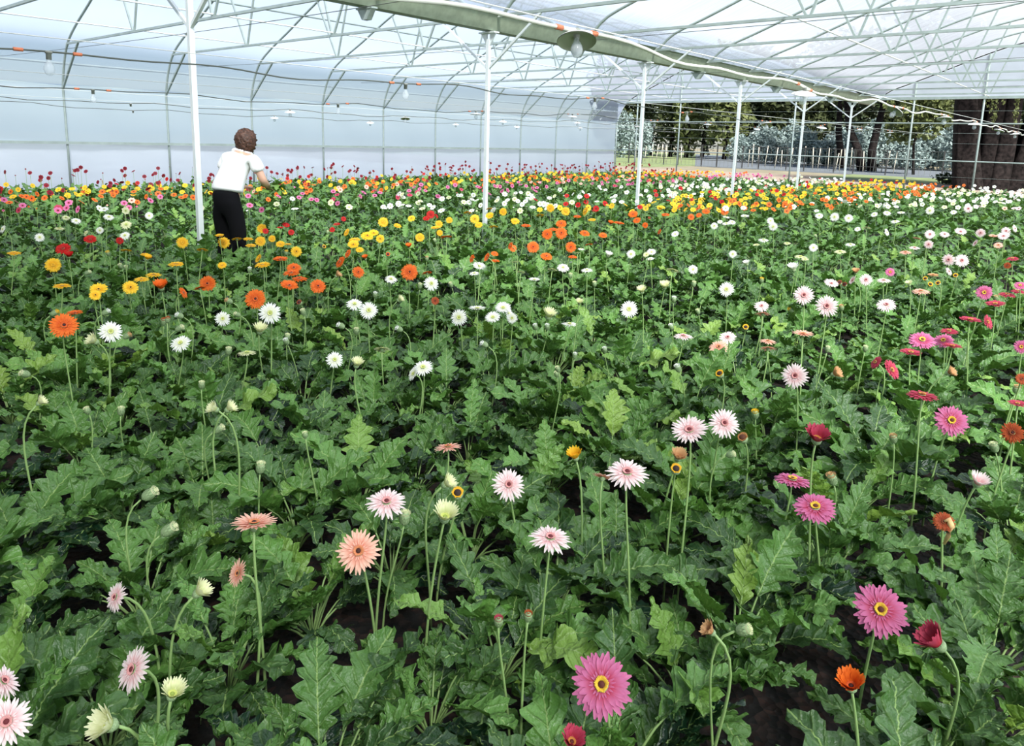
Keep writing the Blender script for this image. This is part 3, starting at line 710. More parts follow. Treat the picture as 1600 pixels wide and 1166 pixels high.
# every bloom one can make out: x y size colour view |label
TAB = '''
940 1070 98 pk F|big pink gerbera with yellow ring facing up at bottom centre
1376 953 82 pk F|round pink gerbera with dark eye above the orange half-open one
1466 1007 42 rs UL|crimson pink half-open gerbera turned left near the lower right corner
1330 1073 36 or U|small orange half-open gerbera below the round pink one
560 861 70 sa F|salmon pink gerbera with black centre, left of the bare soil patch
604 784 66 pp T|pale pink gerbera tilted up just above the salmon black-eyed one
860 840 68 pp T|near-white pink gerbera leaning right in the middle foreground
795 757 54 pp F|pale pink gerbera facing left between two tilted white-pink ones
980 738 68 pp T|large white-pink gerbera with maroon eye right of centre
942 746 20 sa B|small salmon gerbera hiding behind the large white-pink one
1077 672 60 pp T|flattened white-pink gerbera, left one of the pair right of centre
1132 661 50 pp F|white-pink gerbera facing forward, right one of the pair
1161 685 22 tn S|withered tan gerbera head beside the white-pink pair
899 715 22 yl U|small yellow half-open gerbera left of the large white-pink one
1059 716 22 tn U|half-open tan-pink gerbera just under the flattened white-pink one
1056 734 16 yl S|spent seed head with yellow rim under the half-open tan one
1140 711 11 cr DR|nodding green bud under the forward-facing white-pink gerbera
1180 649 12 yl D|yellow bud right of the white-pink pair
700 698 45 sa E|salmon pink gerbera seen from the side, opening straight upward
696 757 24 cr UR|cream half-open gerbera nodding right below the side-on salmon one
695 809 35 cr U|cream-yellow half-open gerbera opening upward between two pink ones
715 772 18 yl S|petal-less gerbera head with yellow rim and black middle
632 812 18 cr D|cream bud low among leaves right of the salmon gerbera
477 681 9 cr D|tiny round bud deep in leaves at left centre
407 733 15 cr D|round green bud standing alone above the side-on pink flower
397 818 72 sa E|salmon pink gerbera seen edge-on at the left, above black soil
372 896 36 sa L|narrow salmon gerbera turned left below the edge-on pink one
231 774 20 cr DR|pale cream bud nodding right among dark leaves at left
261 830 19 cr DR|lower cream bud nodding right beside the dark leaves at left
180 933 42 pp L|pale pink gerbera facing away left, upper one at lower left
207 1046 70 pp L|pink gerbera in profile facing left with arched stalk, lower left
309 927 29 cr UR|yellow-tipped half-open gerbera nodding right, lower left
269 1086 34 cr U|yellow half-open gerbera right of the arched pink stalk
172 1133 44 cr UL|large yellow half-open gerbera facing left at bottom left
6 1064 60 pp R|pale pink gerbera cut by left edge, upper of two
10 1128 74 pp F|pale pink gerbera cut by left edge, lower of two
779 973 15 rs D|tiny reddish bud low on bare soil below centre
893 1160 26 rs U|pink opening bud at the bottom edge left of big pink gerbera
1112 988 23 tn UL|tan half-open gerbera turned left, lower right of centre
1159 985 19 cr DR|round green bud beside the tan half-open gerbera
825 965 14 br D|brown dead bud on a bent stalk near bottom centre
61 630 15 cr UR|cream opening bud at the far left side
137 643 10 cr D|pale bud half hidden in leaves at left
189 644 11 cr D|yellowish round bud standing upright at left
337 640 19 cr UL|left one of two cream opening buds touching each other
356 640 19 cr UR|right one of two cream opening buds touching each other
340 672 13 cr DR|round bud just below the pair of cream opening buds
1441 617 47 rs E|crimson pink gerbera seen edge-on above the pink yellow-eyed one
1487 657 50 pk F|pink gerbera with yellow eye facing forward on the right side
1582 676 34 br F|rusty red gerbera with ragged petals near the right edge
1276 687 32 rs U|crimson half-open gerbera left of the wilted pale leaf
1238 749 58 pk E|flat pink gerbera, upper left of the two bright pink ones
1274 792 65 pk T|broad pink gerbera, lower right of the two bright pink ones
1527 756 26 pp U|blush half-open gerbera cup near the right edge
1301 751 16 tn D|round bud behind the two bright pink gerberas
1475 815 32 br F|withered dark red gerbera with one hanging tan petal
1554 701 13 cr D|green bud left of the rusty red gerbera
1396 687 12 tn D|pinkish bud beside the wilted pale leaf
1590 631 24 rs E|crimson gerbera seen edge-on at the right edge
1242 587 42 pp F|white-pink gerbera with maroon eye facing forward, right of centre
1303 585 17 tn UR|tan half-open gerbera right of the maroon-eyed white-pink one
100 508 42 or F|large orange gerbera facing forward at the left side
117 489 22 or E|ragged orange gerbera just behind the large orange one
173 518 36 wh F|white gerbera with green eye right of the large orange one
282 536 33 wh T|white gerbera tilted upward between two drooping buds
348 498 25 wh F|small white gerbera left of the big orange and white pair
386 551 30 cr E|cream gerbera edge-on, below the white one beside orange
149 534 20 cr UL|cream half-open gerbera nodding left below the orange one
399 467 33 or F|round orange gerbera touching the white one, left of centre
422 489 36 wh F|white gerbera directly below right of the round orange one
406 518 20 cr U|cream half-open gerbera under the white and orange pair
324 443 26 or F|bright orange gerbera facing forward above the small white one
312 450 19 or B|orange gerbera seen from behind, hidden by the bright one
287 457 20 or R|orange gerbera facing right, left of the bright pair
252 450 19 or U|opening orange gerbera on a tall stalk at left
154 452 27 yd T|yellow gerbera with black eye above the white green-eyed one
149 461 18 yd F|smaller yellow gerbera tucked under the black-eyed one
204 449 24 yd F|round yellow gerbera at the left end of a yellow trio
221 436 23 yd E|middle yellow gerbera of a rising yellow trio
240 429 24 yd E|right yellow gerbera of a rising yellow trio
97 446 27 yl E|yellow gerbera edge-on and slanting at far left
83 414 24 yl F|round yellow gerbera facing forward at far left
22 395 20 yl E|yellow gerbera edge-on at the left edge
98 388 23 rd T|broad red gerbera below the white ones at far left
141 374 19 rd T|red gerbera right of and behind the broad red one
108 401 11 rd U|small red opening gerbera under the broad red one
187 376 12 rd F|red gerbera beneath the white pair at left
275 412 24 yl E|yellow gerbera edge-on left of the nearest post foot
285 379 19 yl F|round yellow gerbera left of the nearest post
316 390 18 yl B|yellow gerbera seen from behind at the nearest post foot
350 379 19 yl F|round yellow gerbera right of the nearest post, by the worker
347 414 14 yl T|small yellow gerbera right below the nearest post foot
452 446 29 or T|orange gerbera tilted up, front one of an orange cluster
468 435 25 or E|slanting orange gerbera at the right of the orange cluster
459 418 23 or T|top orange gerbera of the orange cluster
455 426 26 or E|orange gerbera edge-on in the middle of the orange cluster
438 405 24 or E|orange gerbera edge-on above the orange cluster
497 447 25 or F|round orange gerbera with black eye right of the orange cluster
531 409 22 or L|tilted orange gerbera on a tall stalk, left of centre
543 396 16 or L|narrow orange gerbera above the tilted tall one
560 425 20 or F|small orange gerbera with dark eye below the tilted tall one
640 425 28 or F|round orange gerbera with black eye at centre left
667 426 17 or B|orange gerbera seen from behind beside the round one
554 475 27 wh T|white gerbera leaning left, left one of a touching pair
576 485 30 wh F|white gerbera facing forward, right one of a touching pair
611 436 21 wh T|small white gerbera below left of the round orange one
674 443 25 wh F|white gerbera directly below the orange one seen from behind
717 496 28 wh F|white gerbera with green eye left of the white trio
746 482 28 wh E|white gerbera edge-on above the green-eyed one
786 481 27 wh T|upper white gerbera of the dense white trio
770 496 26 wh T|lower left white gerbera of the dense white trio
795 491 25 wh R|right white gerbera of the dense white trio
749 416 22 wh T|white gerbera above its lower twin at centre
741 427 17 wh E|white gerbera edge-on right under its twin at centre
523 562 28 wh F|white gerbera left of the upright cream cup
557 571 18 cr U|upright cream cup-shaped gerbera beside the white one
597 545 28 cr B|cream gerbera seen from behind between two white ones
661 574 34 wh T|large creamy white gerbera with smaller one behind it
646 584 25 wh L|white gerbera facing left, behind the large creamy one
680 470 13 br F|withered orange gerbera beside a tall stalk
983 483 29 wh F|lone white gerbera with yellow-green eye right of centre
890 506 26 wh E|white gerbera seen edge-on above the two small buds
857 495 22 cr U|ragged cream half-open gerbera left of the edge-on white
1135 452 25 wh F|white gerbera facing forward above the pale pink trio
1068 525 32 pp E|pale pink gerbera edge-on, left one of the pale pink trio
1137 527 28 pp T|upper pale pink gerbera of the pale pink trio
1123 542 31 sa T|salmon pink gerbera in front of the pale pink trio
1190 478 24 pp T|pale pink gerbera above another one seen from behind
1192 490 24 sa B|salmon gerbera seen from behind under the pale pink one
1200 533 26 sa E|salmon gerbera edge-on above one seen from behind
1200 544 26 sa B|drooping salmon gerbera seen from behind right of centre
1125 585 13 yl S|round yellowish seed head below the salmon gerbera
1256 461 32 pp F|white-pink gerbera facing forward, upper left of a big pair
1292 478 36 pp F|large white-pink gerbera, lower right of a big pair
1299 443 23 pp T|smaller white-pink gerbera above the big pair
1353 437 20 pp F|white-pink gerbera facing forward right of the big pair
1385 476 30 pp T|white-pink gerbera with dark eye tilted up on the right
1439 455 26 sa E|faded gerbera edge-on right of the tilted white-pink one
1255 522 34 sa E|salmon-backed gerbera edge-on above the maroon-eyed one
1482 406 20 pp F|left one of two white-pink gerberas side by side at right
1503 407 22 pp F|right one of two white-pink gerberas side by side
1483 424 15 pp R|narrow pale pink gerbera below the side by side pair
1538 457 24 pk F|pink gerbera facing forward near the right edge
1574 460 25 rs E|crimson gerbera edge-on near the right edge, upper one
1555 475 28 rs E|crimson gerbera edge-on below the small forward pink one
1594 446 18 pk T|pink gerbera cut by the right edge
1591 455 20 rs E|crimson gerbera edge-on at the right edge under pink
1516 500 32 rs E|dark crimson gerbera seen edge-on above the pink cluster
1543 503 24 rs R|crimson gerbera leaning right beside the edge-on dark one
1483 517 26 rs E|small crimson gerbera just above the pink cluster
1441 531 39 pk T|big pink gerbera at the left of the pink cluster
1474 532 30 pk T|middle pink gerbera of the pink cluster
1488 541 29 rs E|red-backed gerbera at the right of the pink cluster
1423 551 33 rs E|crimson gerbera edge-on under the pink cluster
1368 566 24 rs L|crimson gerbera facing left below the pink cluster
1393 578 34 rs R|long crimson gerbera facing right below the pink cluster
1596 542 22 pk F|pink gerbera half cut by the right edge
1597 592 18 br F|rusty gerbera at the right edge
1582 404 18 rs E|crimson gerbera edge-on high at the right edge
41 585 12 cr DL;84 490 11 yl DR;164 489 11 wh DR;197 526 12 tn DR;279 514 12 cr DR;282 494 12 wh DL;256 504 9 br D;262 501 8 br D;189 417 8 cr D;197 420 8 cr D
357 550 10 cr D;359 471 9 tn DL;372 492 8 cr DL;315 603 10 cr D;390 423 8 wh D;136 427 13 cr DR;526 431 11 tn UR;623 469 12 cr UR;625 515 12 wh DL;534 510 10 wh DL;557 519 10 cr D
449 528 9 cr D;448 535 9 wh D;474 489 10 cr D;656 448 9 cr D;705 446 9 cr D;758 539 10 wh DL;506 386 8 yl S;680 377 8 cr D;512 364 7 cr D;447 396 9 yl D;667 405 8 tn D;586 462 8 wh D;468 473 8 br S
119 345 15 wh T;62 371 15 wh F;156 360 12 wh F;170 339 17 wh T;233 337 13 wh F;103 340 13 cr T;195 368 17 wh T;93 357 16 cr E;197 351 18 cr T;4 358 14 wh L;134 364 9 cr L
197 392 17 yl B;226 397 13 yl E;230 405 11 yl U;169 397 10 yl D;343 368 14 yl E;370 373 16 yl B;388 373 16 yl E;392 383 17 yl E;409 357 16 yl F;407 377 17 yl F;425 373 12 yl F;438 381 15 yl T;450 382 12 yl E;463 393 18 yd F;410 413 25 yl E;404 404 16 yl L
599 347 17 yl F;621 353 13 yl T;643 341 13 yd T;574 368 21 yd T;594 373 14 yd F;552 382 19 yd T;562 390 13 yl T;541 363 15 yl L;554 374 19 yl E;584 364 16 yd T;656 371 15 yl F;686 350 13 yl F;702 344 11 yl F;731 332 14 yl B;742 342 16 yd F;748 351 13 yl T;771 355 16 yl B;765 337 14 yl T;765 326 13 yl B;786 331 13 yl F;687 364 10 yl F;680 356 15 yl E
447 351 13 rd T;438 356 11 rd E;455 363 10 rd F;526 350 12 rd E;537 342 7 rd F;519 359 6 rd F;415 361 9 rd F;448 352 9 rd T;673 335 14 rd F;666 341 11 rd T;682 338 8 rd R
606 398 11 or S;571 404 9 or U;639 386 9 or U;697 371 19 or B;737 404 14 or L;761 402 16 or L;773 396 13 or T;774 407 15 or E;797 384 14 or L
877 349 18 or T;855 366 18 or F;877 364 20 or F;864 358 15 or E;914 364 17 or T;942 368 14 or T;833 386 20 or F;892 386 18 or F;854 400 20 or T;895 401 15 or E;920 382 13 or B;822 352 16 or E;902 338 13 or E;989 335 16 or T;995 344 13 or T;967 349 18 or E;954 350 8 or U;1008 352 8 or F;1014 341 6 or S;1030 362 10 or L;1040 335 14 or E;1080 339 11 or F;1092 336 10 or T;1103 330 13 or T;1132 330 14 or F;802 388 9 or F
860 325 14 yl F;884 330 15 yl F;844 336 14 yl B;805 345 15 yl T;914 330 16 yl L;925 343 13 yl E
1055 366 13 wh T;1116 353 12 wh F;1125 347 9 wh T;1135 349 14 wh E;1144 347 12 wh T;1135 339 12 wh E;1164 338 14 wh E;1193 375 17 wh E;1182 383 12 cr E;986 397 15 wh F;1018 394 15 wh T;1010 398 11 cr T;1016 405 14 wh E;950 400 11 wh U;902 395 12 cr B;908 389 10 wh E;1145 397 13 wh F;1167 413 10 wh U;1083 421 16 wh F;1051 422 22 cr B;1084 445 11 cr D;1038 449 15 cr U;1003 456 14 cr U;917 422 19 wh E;880 418 21 wh T;863 421 17 cr B;835 437 19 wh E;814 425 14 cr B;805 410 13 cr B;891 432 10 cr D;905 474 11 cr U;800 497 10 wh F
837 512 8 wh D;855 512 8 wh D;1053 469 9 wh D;1049 512 8 wh D;929 445 7 cr D;1190 439 8 yl D;1091 488 7 cr D;898 557 8 wh D;870 586 8 cr D;872 578 8 cr D;1060 577 12 wh D;945 548 8 wh D;1165 512 12 yl S
1332 438 16 pp L;1391 425 13 pk F;1381 438 21 pp E;1337 426 10 tn U;1458 430 16 tn E;1451 382 15 pp F;1429 387 17 pp E;1415 394 18 sa E;1453 366 16 pp F;1476 366 15 pp T;1501 362 18 pp T;1532 364 15 pp F;1524 380 13 pp L;1560 383 14 sa T;1568 369 18 pp T;1572 361 14 pp F;1586 357 13 pp R;1552 369 14 sa E;1433 373 14 sa B;1513 326 14 pp F
1304 339 15 wh F;1326 341 14 wh F;1280 337 13 wh T;1208 354 15 wh F;1204 345 12 wh F;1271 387 14 wh F;1230 380 12 cr E;1329 382 16 wh E;1354 356 15 cr B;1340 358 10 wh T;1386 363 13 wh R;1366 335 11 wh T;1386 333 12 wh T;1399 346 14 wh E;1408 332 12 wh E;1453 329 14 wh F;1490 332 10 wh T;1313 393 19 cr E;1251 401 20 cr E;1258 405 12 cr E;1240 421 15 wh U;1275 370 9 cr D
1237 485 13 yl DL;1315 482 12 tn D;1482 583 15 tn UR;1293 547 8 cr D;1352 546 8 cr D;1453 445 8 yl S;1446 436 8 yl S;1466 443 8 yl S;1493 431 8 yl S;1421 445 10 cr U;1574 415 11 br F;1312 442 9 br S;1320 445 9 br S;1556 467 12 tn D;1588 610 11 tn D
'''
def words(k): return COL[k][4]
VW = {'F': 'facing forward', 'T': 'tilted upward', 'E': 'seen edge-on', 'B': 'seen from behind', 'L': 'turned left', 'R': 'turned right', 'U': 'half open', 'S': 'gone to seed'}
ANCH = [(312, 350, 'the nearest post'), (372, 340, 'the worker'), (755, 330, 'the second post'), (997, 312, 'the third post'), (399, 467, 'the round orange gerbera'), (100, 508, 'the large left orange gerbera'),
 (640, 425, 'the round centre orange gerbera'), (983, 483, 'the lone white gerbera'), (782, 488, 'the dense white trio'), (1130, 535, 'the pale pink trio'), (1275, 468, 'the big white-pink pair'),
 (1460, 535, 'the pink cluster'), (1492, 407, 'the side by side pair'), (1242, 587, 'the maroon-eyed white-pink gerbera'), (98, 388, 'the broad red gerbera'), (452, 430, 'the orange cluster'), (220, 438, 'the yellow trio'), (570, 480, 'the touching white pair'),
 (670, 337, 'the red clump'), (870, 362, 'the dense orange group'), (173, 518, 'the green-eyed white gerbera'), (665, 577, 'the creamy white gerbera'), (1135, 452, 'the white gerbera above the pink trio'), (1303, 339, 'the far white pair'), (1060, 395, 'the thin middle patch'), (1538, 457, 'the pink gerbera near the right edge')]
ANCH = [a for a in ANCH if 'thin middle' not in a[2]]
ents = []
for ln in TAB.strip().split('\n'):
    for it in ln.split(';') if '|' not in ln else [ln]:
        lab = None
        if '|' in it: it, lab = it.split('|')
        x, y, d, c, v = it.split(); ents.append([float(x), float(y), float(d), c, v, lab])
def autolab(e):
    x, y, d, c, v, _ = e
    a = min(ANCH, key=lambda a: (a[0]-x)**2+((a[1]-y)*1.4)**2)
    dx, dy = x-a[0], y-a[1]
    if abs(dx) > abs(dy)*1.3: rel = ('close left of' if dx < 0 else 'close right of') if abs(dx) < 45 else ('well left of' if dx < 0 else 'well right of')
    else: rel = ('just behind' if dy < 0 else 'just in front of') if abs(dy) < 35 else ('farther behind' if dy < 0 else 'well in front of')
    if v[0] == 'D': return 'small %s bud %s%s %s' % (words(c), {'L': 'nodding left ', 'R': 'nodding right '}.get(v[1:2], ''), rel, a[2])
    return '%s %s gerbera %s %s %s' % ('small' if d < 14 else 'mid-sized', words(c), VW[v[0]], rel, a[2])
groups = {}
for e in ents:
    if e[5] is None: e[5] = autolab(e); groups.setdefault(e[5], []).append(e)
ORDW = {2: ['left-hand', 'right-hand'], 3: ['leftmost', 'middle', 'rightmost']}
for lab, g in groups.items():
    if len(g) > 1:
        g.sort(key=lambda q: q[0])
        w = ORDW.get(len(g)) or (['leftmost', 'second-from-left', 'third-from-left', 'fourth-from-left', 'fifth-from-left', 'sixth-from-left', 'seventh-from-left', 'eighth-from-left'][:len(g)-1]+['rightmost'])
        for q, t in zip(g, w): q[5] = t+' '+lab
seen = {}
for e in ents:
    r = place_flower(*e[:5])
    if r is None: continue
    lab = e[5]; assert len(lab.split()) <= 16, lab
    bud = e[4][0] == 'D'
    tag(r, lab, 'flower bud' if bud else 'flower', 'gerbera buds' if bud else words(e[3])+' gerberas')
    if lab.startswith('withered dark red gerbera with one'):
        b = MB(); rg = random.Random(2)
        b.tube([(0, 0, .0), (.012, 0, .012), (.02, .004, -.01), (.016, .006, -.045), (.008, .004, -.075)], [.004, .009, .011, .008, .004], 6)
        o = b.build('hanging_petal', pmat('dry_petal', (.72, .46, .20), .8, noise=.2, scale=60), r); o.location = r.children[1].location; o['label'] = 'dry tan curled petal'

# labels of the leafy plants, told apart by the blooms they stand beside
PA = ANCH+[(940, 1070, 'the big pink gerbera'), (1376, 953, 'the round dark-eyed pink gerbera'), (560, 861, 'the black-centred salmon gerbera'), (604, 784, 'the tilted pale pink gerbera'), (860, 840, 'the right-leaning white-pink gerbera'), (980, 738, 'the large white-pink gerbera'),
 (1105, 666, 'the white-pink pair'), (397, 818, 'the edge-on salmon gerbera'), (207, 1046, 'the arched pink gerbera'), (172, 1133, 'the large yellow half-open gerbera'), (10, 1100, 'the two cut-off pink gerberas'), (695, 809, 'the cream-yellow cup'), (1256, 770, 'the two bright pink gerberas'),
 (1475, 815, 'the withered dark red gerbera'), (1487, 657, 'the forward pink yellow-eyed gerbera'), (1135, 986, 'the tan half-open gerbera'), (1466, 1007, 'the crimson half-open gerbera'), (1582, 676, 'the rusty red gerbera'), (347, 640, 'the touching cream buds'), (231, 774, 'the nodding cream bud'),
 (696, 698, 'the side-on salmon gerbera'), (795, 757, 'the left-facing pale pink gerbera'), (60, 630, 'the far left cream bud'), (1330, 1073, 'the small orange half-open gerbera'), (309, 927, 'the yellow-tipped nodding gerbera'), (779, 973, 'the tiny reddish bud'), (477, 681, 'the tiny round bud')]
pg = {}
for o, xx, yy, k in PLANTS:
    q = proj((xx, yy, .28)); x, y = q[0], q[1]
    a = min(PA, key=lambda a: (a[0]-x)**2+((a[1]+25-y)*1.3)**2); dx, dy = x-a[0], y-a[1]-25
    if x < 0 or x > 1600 or y > 1166: rel = 'cut off near'
    elif abs(dx) > abs(dy): rel = 'left of' if dx < 0 else 'right of'
    else: rel = 'behind' if dy < 0 else 'in front of'
    pg.setdefault('leafy gerbera plant %s %s' % (rel, a[2]), []).append((x, o))
for lab, g in pg.items():
    g.sort(key=lambda q: q[0]); w = [''] if len(g) == 1 else ORDW.get(len(g)) or (['leftmost', 'second-from-left', 'third-from-left', 'fourth-from-left', 'fifth-from-left', 'sixth-from-left', 'seventh-from-left', 'eighth-from-left', 'ninth-from-left', 'tenth-from-left', 'eleventh-from-left', 'twelfth-from-left', 'thirteenth-from-left', 'fourteenth-from-left', 'fifteenth-from-left', 'sixteenth-from-left', 'seventeenth-from-left', 'eighteenth-from-left'][:len(g)-1]+['rightmost'])
    if len(w) < len(g): w = [w[min(i, len(w)-2)] if i < len(g)-1 else w[-1] for i in range(len(g))]
    for (x, o), t in zip(g, w): tag(o, (t+' '+lab).strip(), 'plant', 'leafy gerbera plants in the near field'); assert len(o['label'].split()) <= 16, o['label']

# far blooms beyond those: bed by bed
b = MB(); rg = random.Random(55); FC = ['pk', 'pp', 'wh', 'cr', 'yl', 'yd', 'or', 'rd', 'dr', 'sa', 'rs']
mats = [M['p_'+c] for c in FC]+[M['stem'], M['d_or'], M['d_cr']]; SI = len(FC)
MIX = [['pk', 'rs'], ['pp', 'pp', 'sa', 'tn'], ['pp', 'wh', 'wh', 'cr'], ['wh', 'wh', 'cr'], ['or', 'or', 'or', 'wh'], ['or', 'yl', 'yd', 'yl'], ['yl', 'yd', 'rd', 'yl', 'yd'], ['rd', 'wh', 'wh', 'cr', 'wh'], ['wh', 'wh', 'cr'], ['wh', 'pk', 'cr', 'wh'],
       ['pk', 'rs', 'pk', 'pk'], ['pk', 'or', 'sa', 'or'], ['or', 'yl', 'or', 'yl'], ['or', 'yl', 'dr', 'yl'], ['yl', 'dr', 'rd'], ['dr'], ['dr']]
DENS = [3, 8, 7, 7, 8, 11, 11, 8, 7, 4, 5, 7, 9, 9, 7, 5, 5]
nf = 0
def cheap(P, n, R, ci, st):
    n = n.normalized(); a = n.orthogonal().normalized(); c = n.cross(a); V = [tuple(P-n*.004)]; k = st
    for i in range(k*2):
        an = i/(k*2)*6.283; r = R*(1.0 if i % 2 == 0 else .80); V.append(tuple(P+(a*math.cos(an)+c*math.sin(an))*r+n*(.004 if i % 2 else 0)))
    uv = [(0, 0)]+[(0, 1)]*(2*k)
    b.add(V, [(0, 1+i, 1+(i+1) % (2*k)) for i in range(2*k)], ci, uv)
    V = [tuple(P+n*.006)]+[tuple(P+(a*math.cos(i*1.047)+c*math.sin(i*1.047))*R*.2+n*.004) for i in range(6)]
    b.add(V, [(0, 1+i, 1+(i+1) % 6) for i in range(6)], SI+2 if FC[ci] in ('wh', 'cr', 'yl') else SI+1)
for k in range(17):
    N = int(DENS[k]*28*.9)
    for i in range(N):
        x = BED0-BEDP*k+rg.uniform(-.45, .45); y = rg.uniform(1.0, 28.2); z = rg.uniform(.44, .60)+(rg.uniform(.0, .24) if k >= 15 else 0)
        q = proj((x, y, z))
        if q is None or q[0] < -60 or q[0] > 1680: continue
        lim = 330 if q[0] < 1300 else 326
        if q[1] > lim: continue
        if abs(x+7.12) < .25 and abs(y-3.8) < .25: continue
        c = rg.choice(MIX[k]);
        if c == 'tn': c = 'sa'
        ci = FC.index(c); tc = (Vector((0, 0, CAMZ))-Vector((x, y, z))).normalized()
        bud = rg.random() < .16
        n = Vector((tc.x*.8+rg.gauss(0, .5), tc.y*.8+rg.gauss(0, .5), rg.uniform(.25, 1.5)))
        if k >= 14: n.z *= .4
        P = Vector((x, y, z)); R = (rg.uniform(.048, .060) if k < 14 else .048) if not bud else .016
        cheap(P, n, R, ci, 7 if y < 12 else 5)
        b.tube([(x+rg.uniform(-.03, .03), y, .25), (x, y, z-.012)], .0035, 3, SI, cap=False); nf += 1
o = b.build('gerbera_flower', mats, attrs=True); tag(o, 'distant bands of small white, yellow, orange, pink and red gerberas', 'flowers', None, 'stuff')

# ------------------------------------------------------------------ the worker
M['skin'] = pmat('skin', (.62, .36, .25), .5)
M['shirt'] = pmat('white_cotton', (.88, .88, .85), .8, bump=.25, scale=14)
M['trousers'] = pmat('black_cloth', (.006, .006, .007), .95, spec=.1)
M['hair'] = pmat('brown_hair', (.075, .032, .018), .55, noise=.6, scale=40, bump=.8)
M['shoe'] = pmat('dark_shoe', (.03, .025, .02), .6)
def skinned(name, chains, mat, parent, sub=2, root_key=None):
    """chains of (point, radius); points sharing a rounded position are welded into one graph"""
    V = []; R = []; E = []; key = {}
    for ch in chains:
        prev = None
        for p, r in ch:
            k = tuple(round(q, 3) for q in p)
            if k not in key:
                key[k] = len(V); V.append(p); R.append(r if isinstance(r, tuple) else (r, r))
            i = key[k]
            if prev is not None and prev != i: E.append((prev, i))
            prev = i
    me = bpy.data.meshes.new(name); me.from_pydata(V, E, []); me.materials.append(mat)
    o = bpy.data.objects.new(name, me); C.objects.link(o); o.parent = parent
    md = o.modifiers.new('skin', 'SKIN'); md.use_smooth_shade = True; md.branch_smoothing = .6
    if not me.skin_vertices:
        with bpy.context.temp_override(object=o, active_object=o): bpy.ops.mesh.customdata_skin_add()
    for i, r in enumerate(R): me.skin_vertices[0].data[i].radius = r
    me.skin_vertices[0].data[0].use_root = True
    sb = o.modifiers.new('sub', 'SUBSURF'); sb.levels = sub; sb.render_levels = sub
    return o
PX, PY = -7.12, 3.76
fdir = math.atan2(-CF.x, CF.y)-math.radians(22)
pr = empty('person', (PX, PY, 0), fdir); pr.scale = (1.1, 1.08, 1)
pel = (0, 0, .93); wst = (.0, .03, 1.05); ch = (.02, .10, 1.23); up = (.045, .15, 1.36); nk = (.06, .19, 1.43); hd = (.07, .225, 1.50); cr = (.07, .235, 1.565)
body = [[(pel, (.12, .09)), (wst, (.125, .10)), (ch, (.12, .085)), (up, (.075, .055)), (nk, (.048, .05)), (hd, (.072, .085)), (cr, (.07, .082))]]
for sx, el, wr, kn, an in ((-1, (-.205, .13, 1.11), (-.11, .33, 1.02), (-.09, .05, .48), (-.08, .0, .09)), (1, (.27, .20, 1.10), (.17, .41, 1.0), (.115, .02, .48), (.12, -.04, .09))):
    sh = (up[0]+sx*.15, up[1]+.005, up[2]-.01); body.append([(up, (.075, .055)), (sh, .040), (el, .040), (wr, .026)])
    pm = (wr[0]-sx*.01, wr[1]+.05, wr[2]-.01); body[-1].append((pm, (.034, .016)))
    for q in range(4):
        a = (pm[0]+(q-1.5)*.018, pm[1]+.04, pm[2]+.004); ln = [.026, .032, .030, .022][q]
        body.append([(pm, (.034, .016)), (a, .0085), ((a[0], a[1]+ln, a[2]-.012), .0078), ((a[0], a[1]+ln*1.3, a[2]-.035), .0068)])
    body.append([(pm, (.034, .016)), ((pm[0]-sx*.038, pm[1]+.008, pm[2]), .009), ((pm[0]-sx*.045, pm[1]+.036, pm[2]-.012), .008)])
    hp = (sx*.085, 0, .86); body.append([(pel, (.12, .09)), (hp, .070), (kn, .055), (an, .036), ((an[0], an[1]+.05, .05), .035), ((an[0], an[1]+.15, .03), .028)])
bo = skinned('body', body, M['skin'], pr)
tr = [[((0, 0, 1.03), (.155, .115)), ((0, -.012, .955), (.172, .135)), ((0, -.01, .90), (.168, .13))]]
tr.append([((0, -.01, .90), (.168, .13)), ((-.09, 0, .80), .105), ((-.095, .03, .62), .082), ((-.09, .05, .48), .070), ((-.08, .0, .10), .062)])
tr.append([((0, -.01, .90), (.168, .13)), ((.09, 0, .80), .105), ((.11, .01, .62), .082), ((.115, .02, .48), .070), ((.12, -.04, .10), .062)])
skinned('trousers', tr, M['trousers'], pr)
ts = [[((.0, .005, .975), (.170, .138)), ((.0, .015, 1.02), (.170, .133)), (wst[:2]+(1.06,), (.172, .13)), (ch, (.178, .125)), ((.042, .142, 1.33), (.165, .110)), ((.050, .165, 1.385), (.105, .085)), ((.056, .180, 1.43), (.060, .06))]]
for sx, el in ((-1, (-.205, .13, 1.11)), (1, (.27, .20, 1.10))):
    ts.append([((.042, .142, 1.33), (.165, .110)), ((.042+sx*.155, .152, 1.34), .072), ((.042+sx*.155+(el[0]-.042-sx*.155)*.62, .152+(el[1]-.152)*.62, 1.34+(el[2]-1.34)*.62), .068)])
skinned('shirt', ts, M['shirt'], pr)
b = MB(); rg = random.Random(8); nu, nv = 40, 26; V = []
for i in range(nv+1):
    th = math.pi*i/nv
    for j in range(nu):
        a = 2*math.pi*j/nu; x, y, z = math.sin(th)*math.cos(a), math.sin(th)*math.sin(a), math.cos(th)
        r = 1+.07*math.sin(9*a+5*z*3)*math.sin(th*7)+.05*math.sin(17*a-11*z)+.04*math.sin(23*z+5*a)
        face = max(0, y-.45)*(z < .45)
        r *= 1-.55*face
        V.append((0.07+x*.098*r, .205+y*.104*r, 1.525+z*(
            .112 if z > 0 else .15)*r))
b.add(V, [(i*nu+j, i*nu+(j+1) % nu, (i+1)*nu+(j+1) % nu, (i+1)*nu+j) for i in range(nv) for j in range(nu)])
b.build('hair', M['hair'], pr)
b = MB(); b.tube([(.07, .29, 1.52), (.07, .325, 1.495), (.07, .315, 1.48)], [.008, .014, .010], 8); b.build('nose', M['skin'], pr)
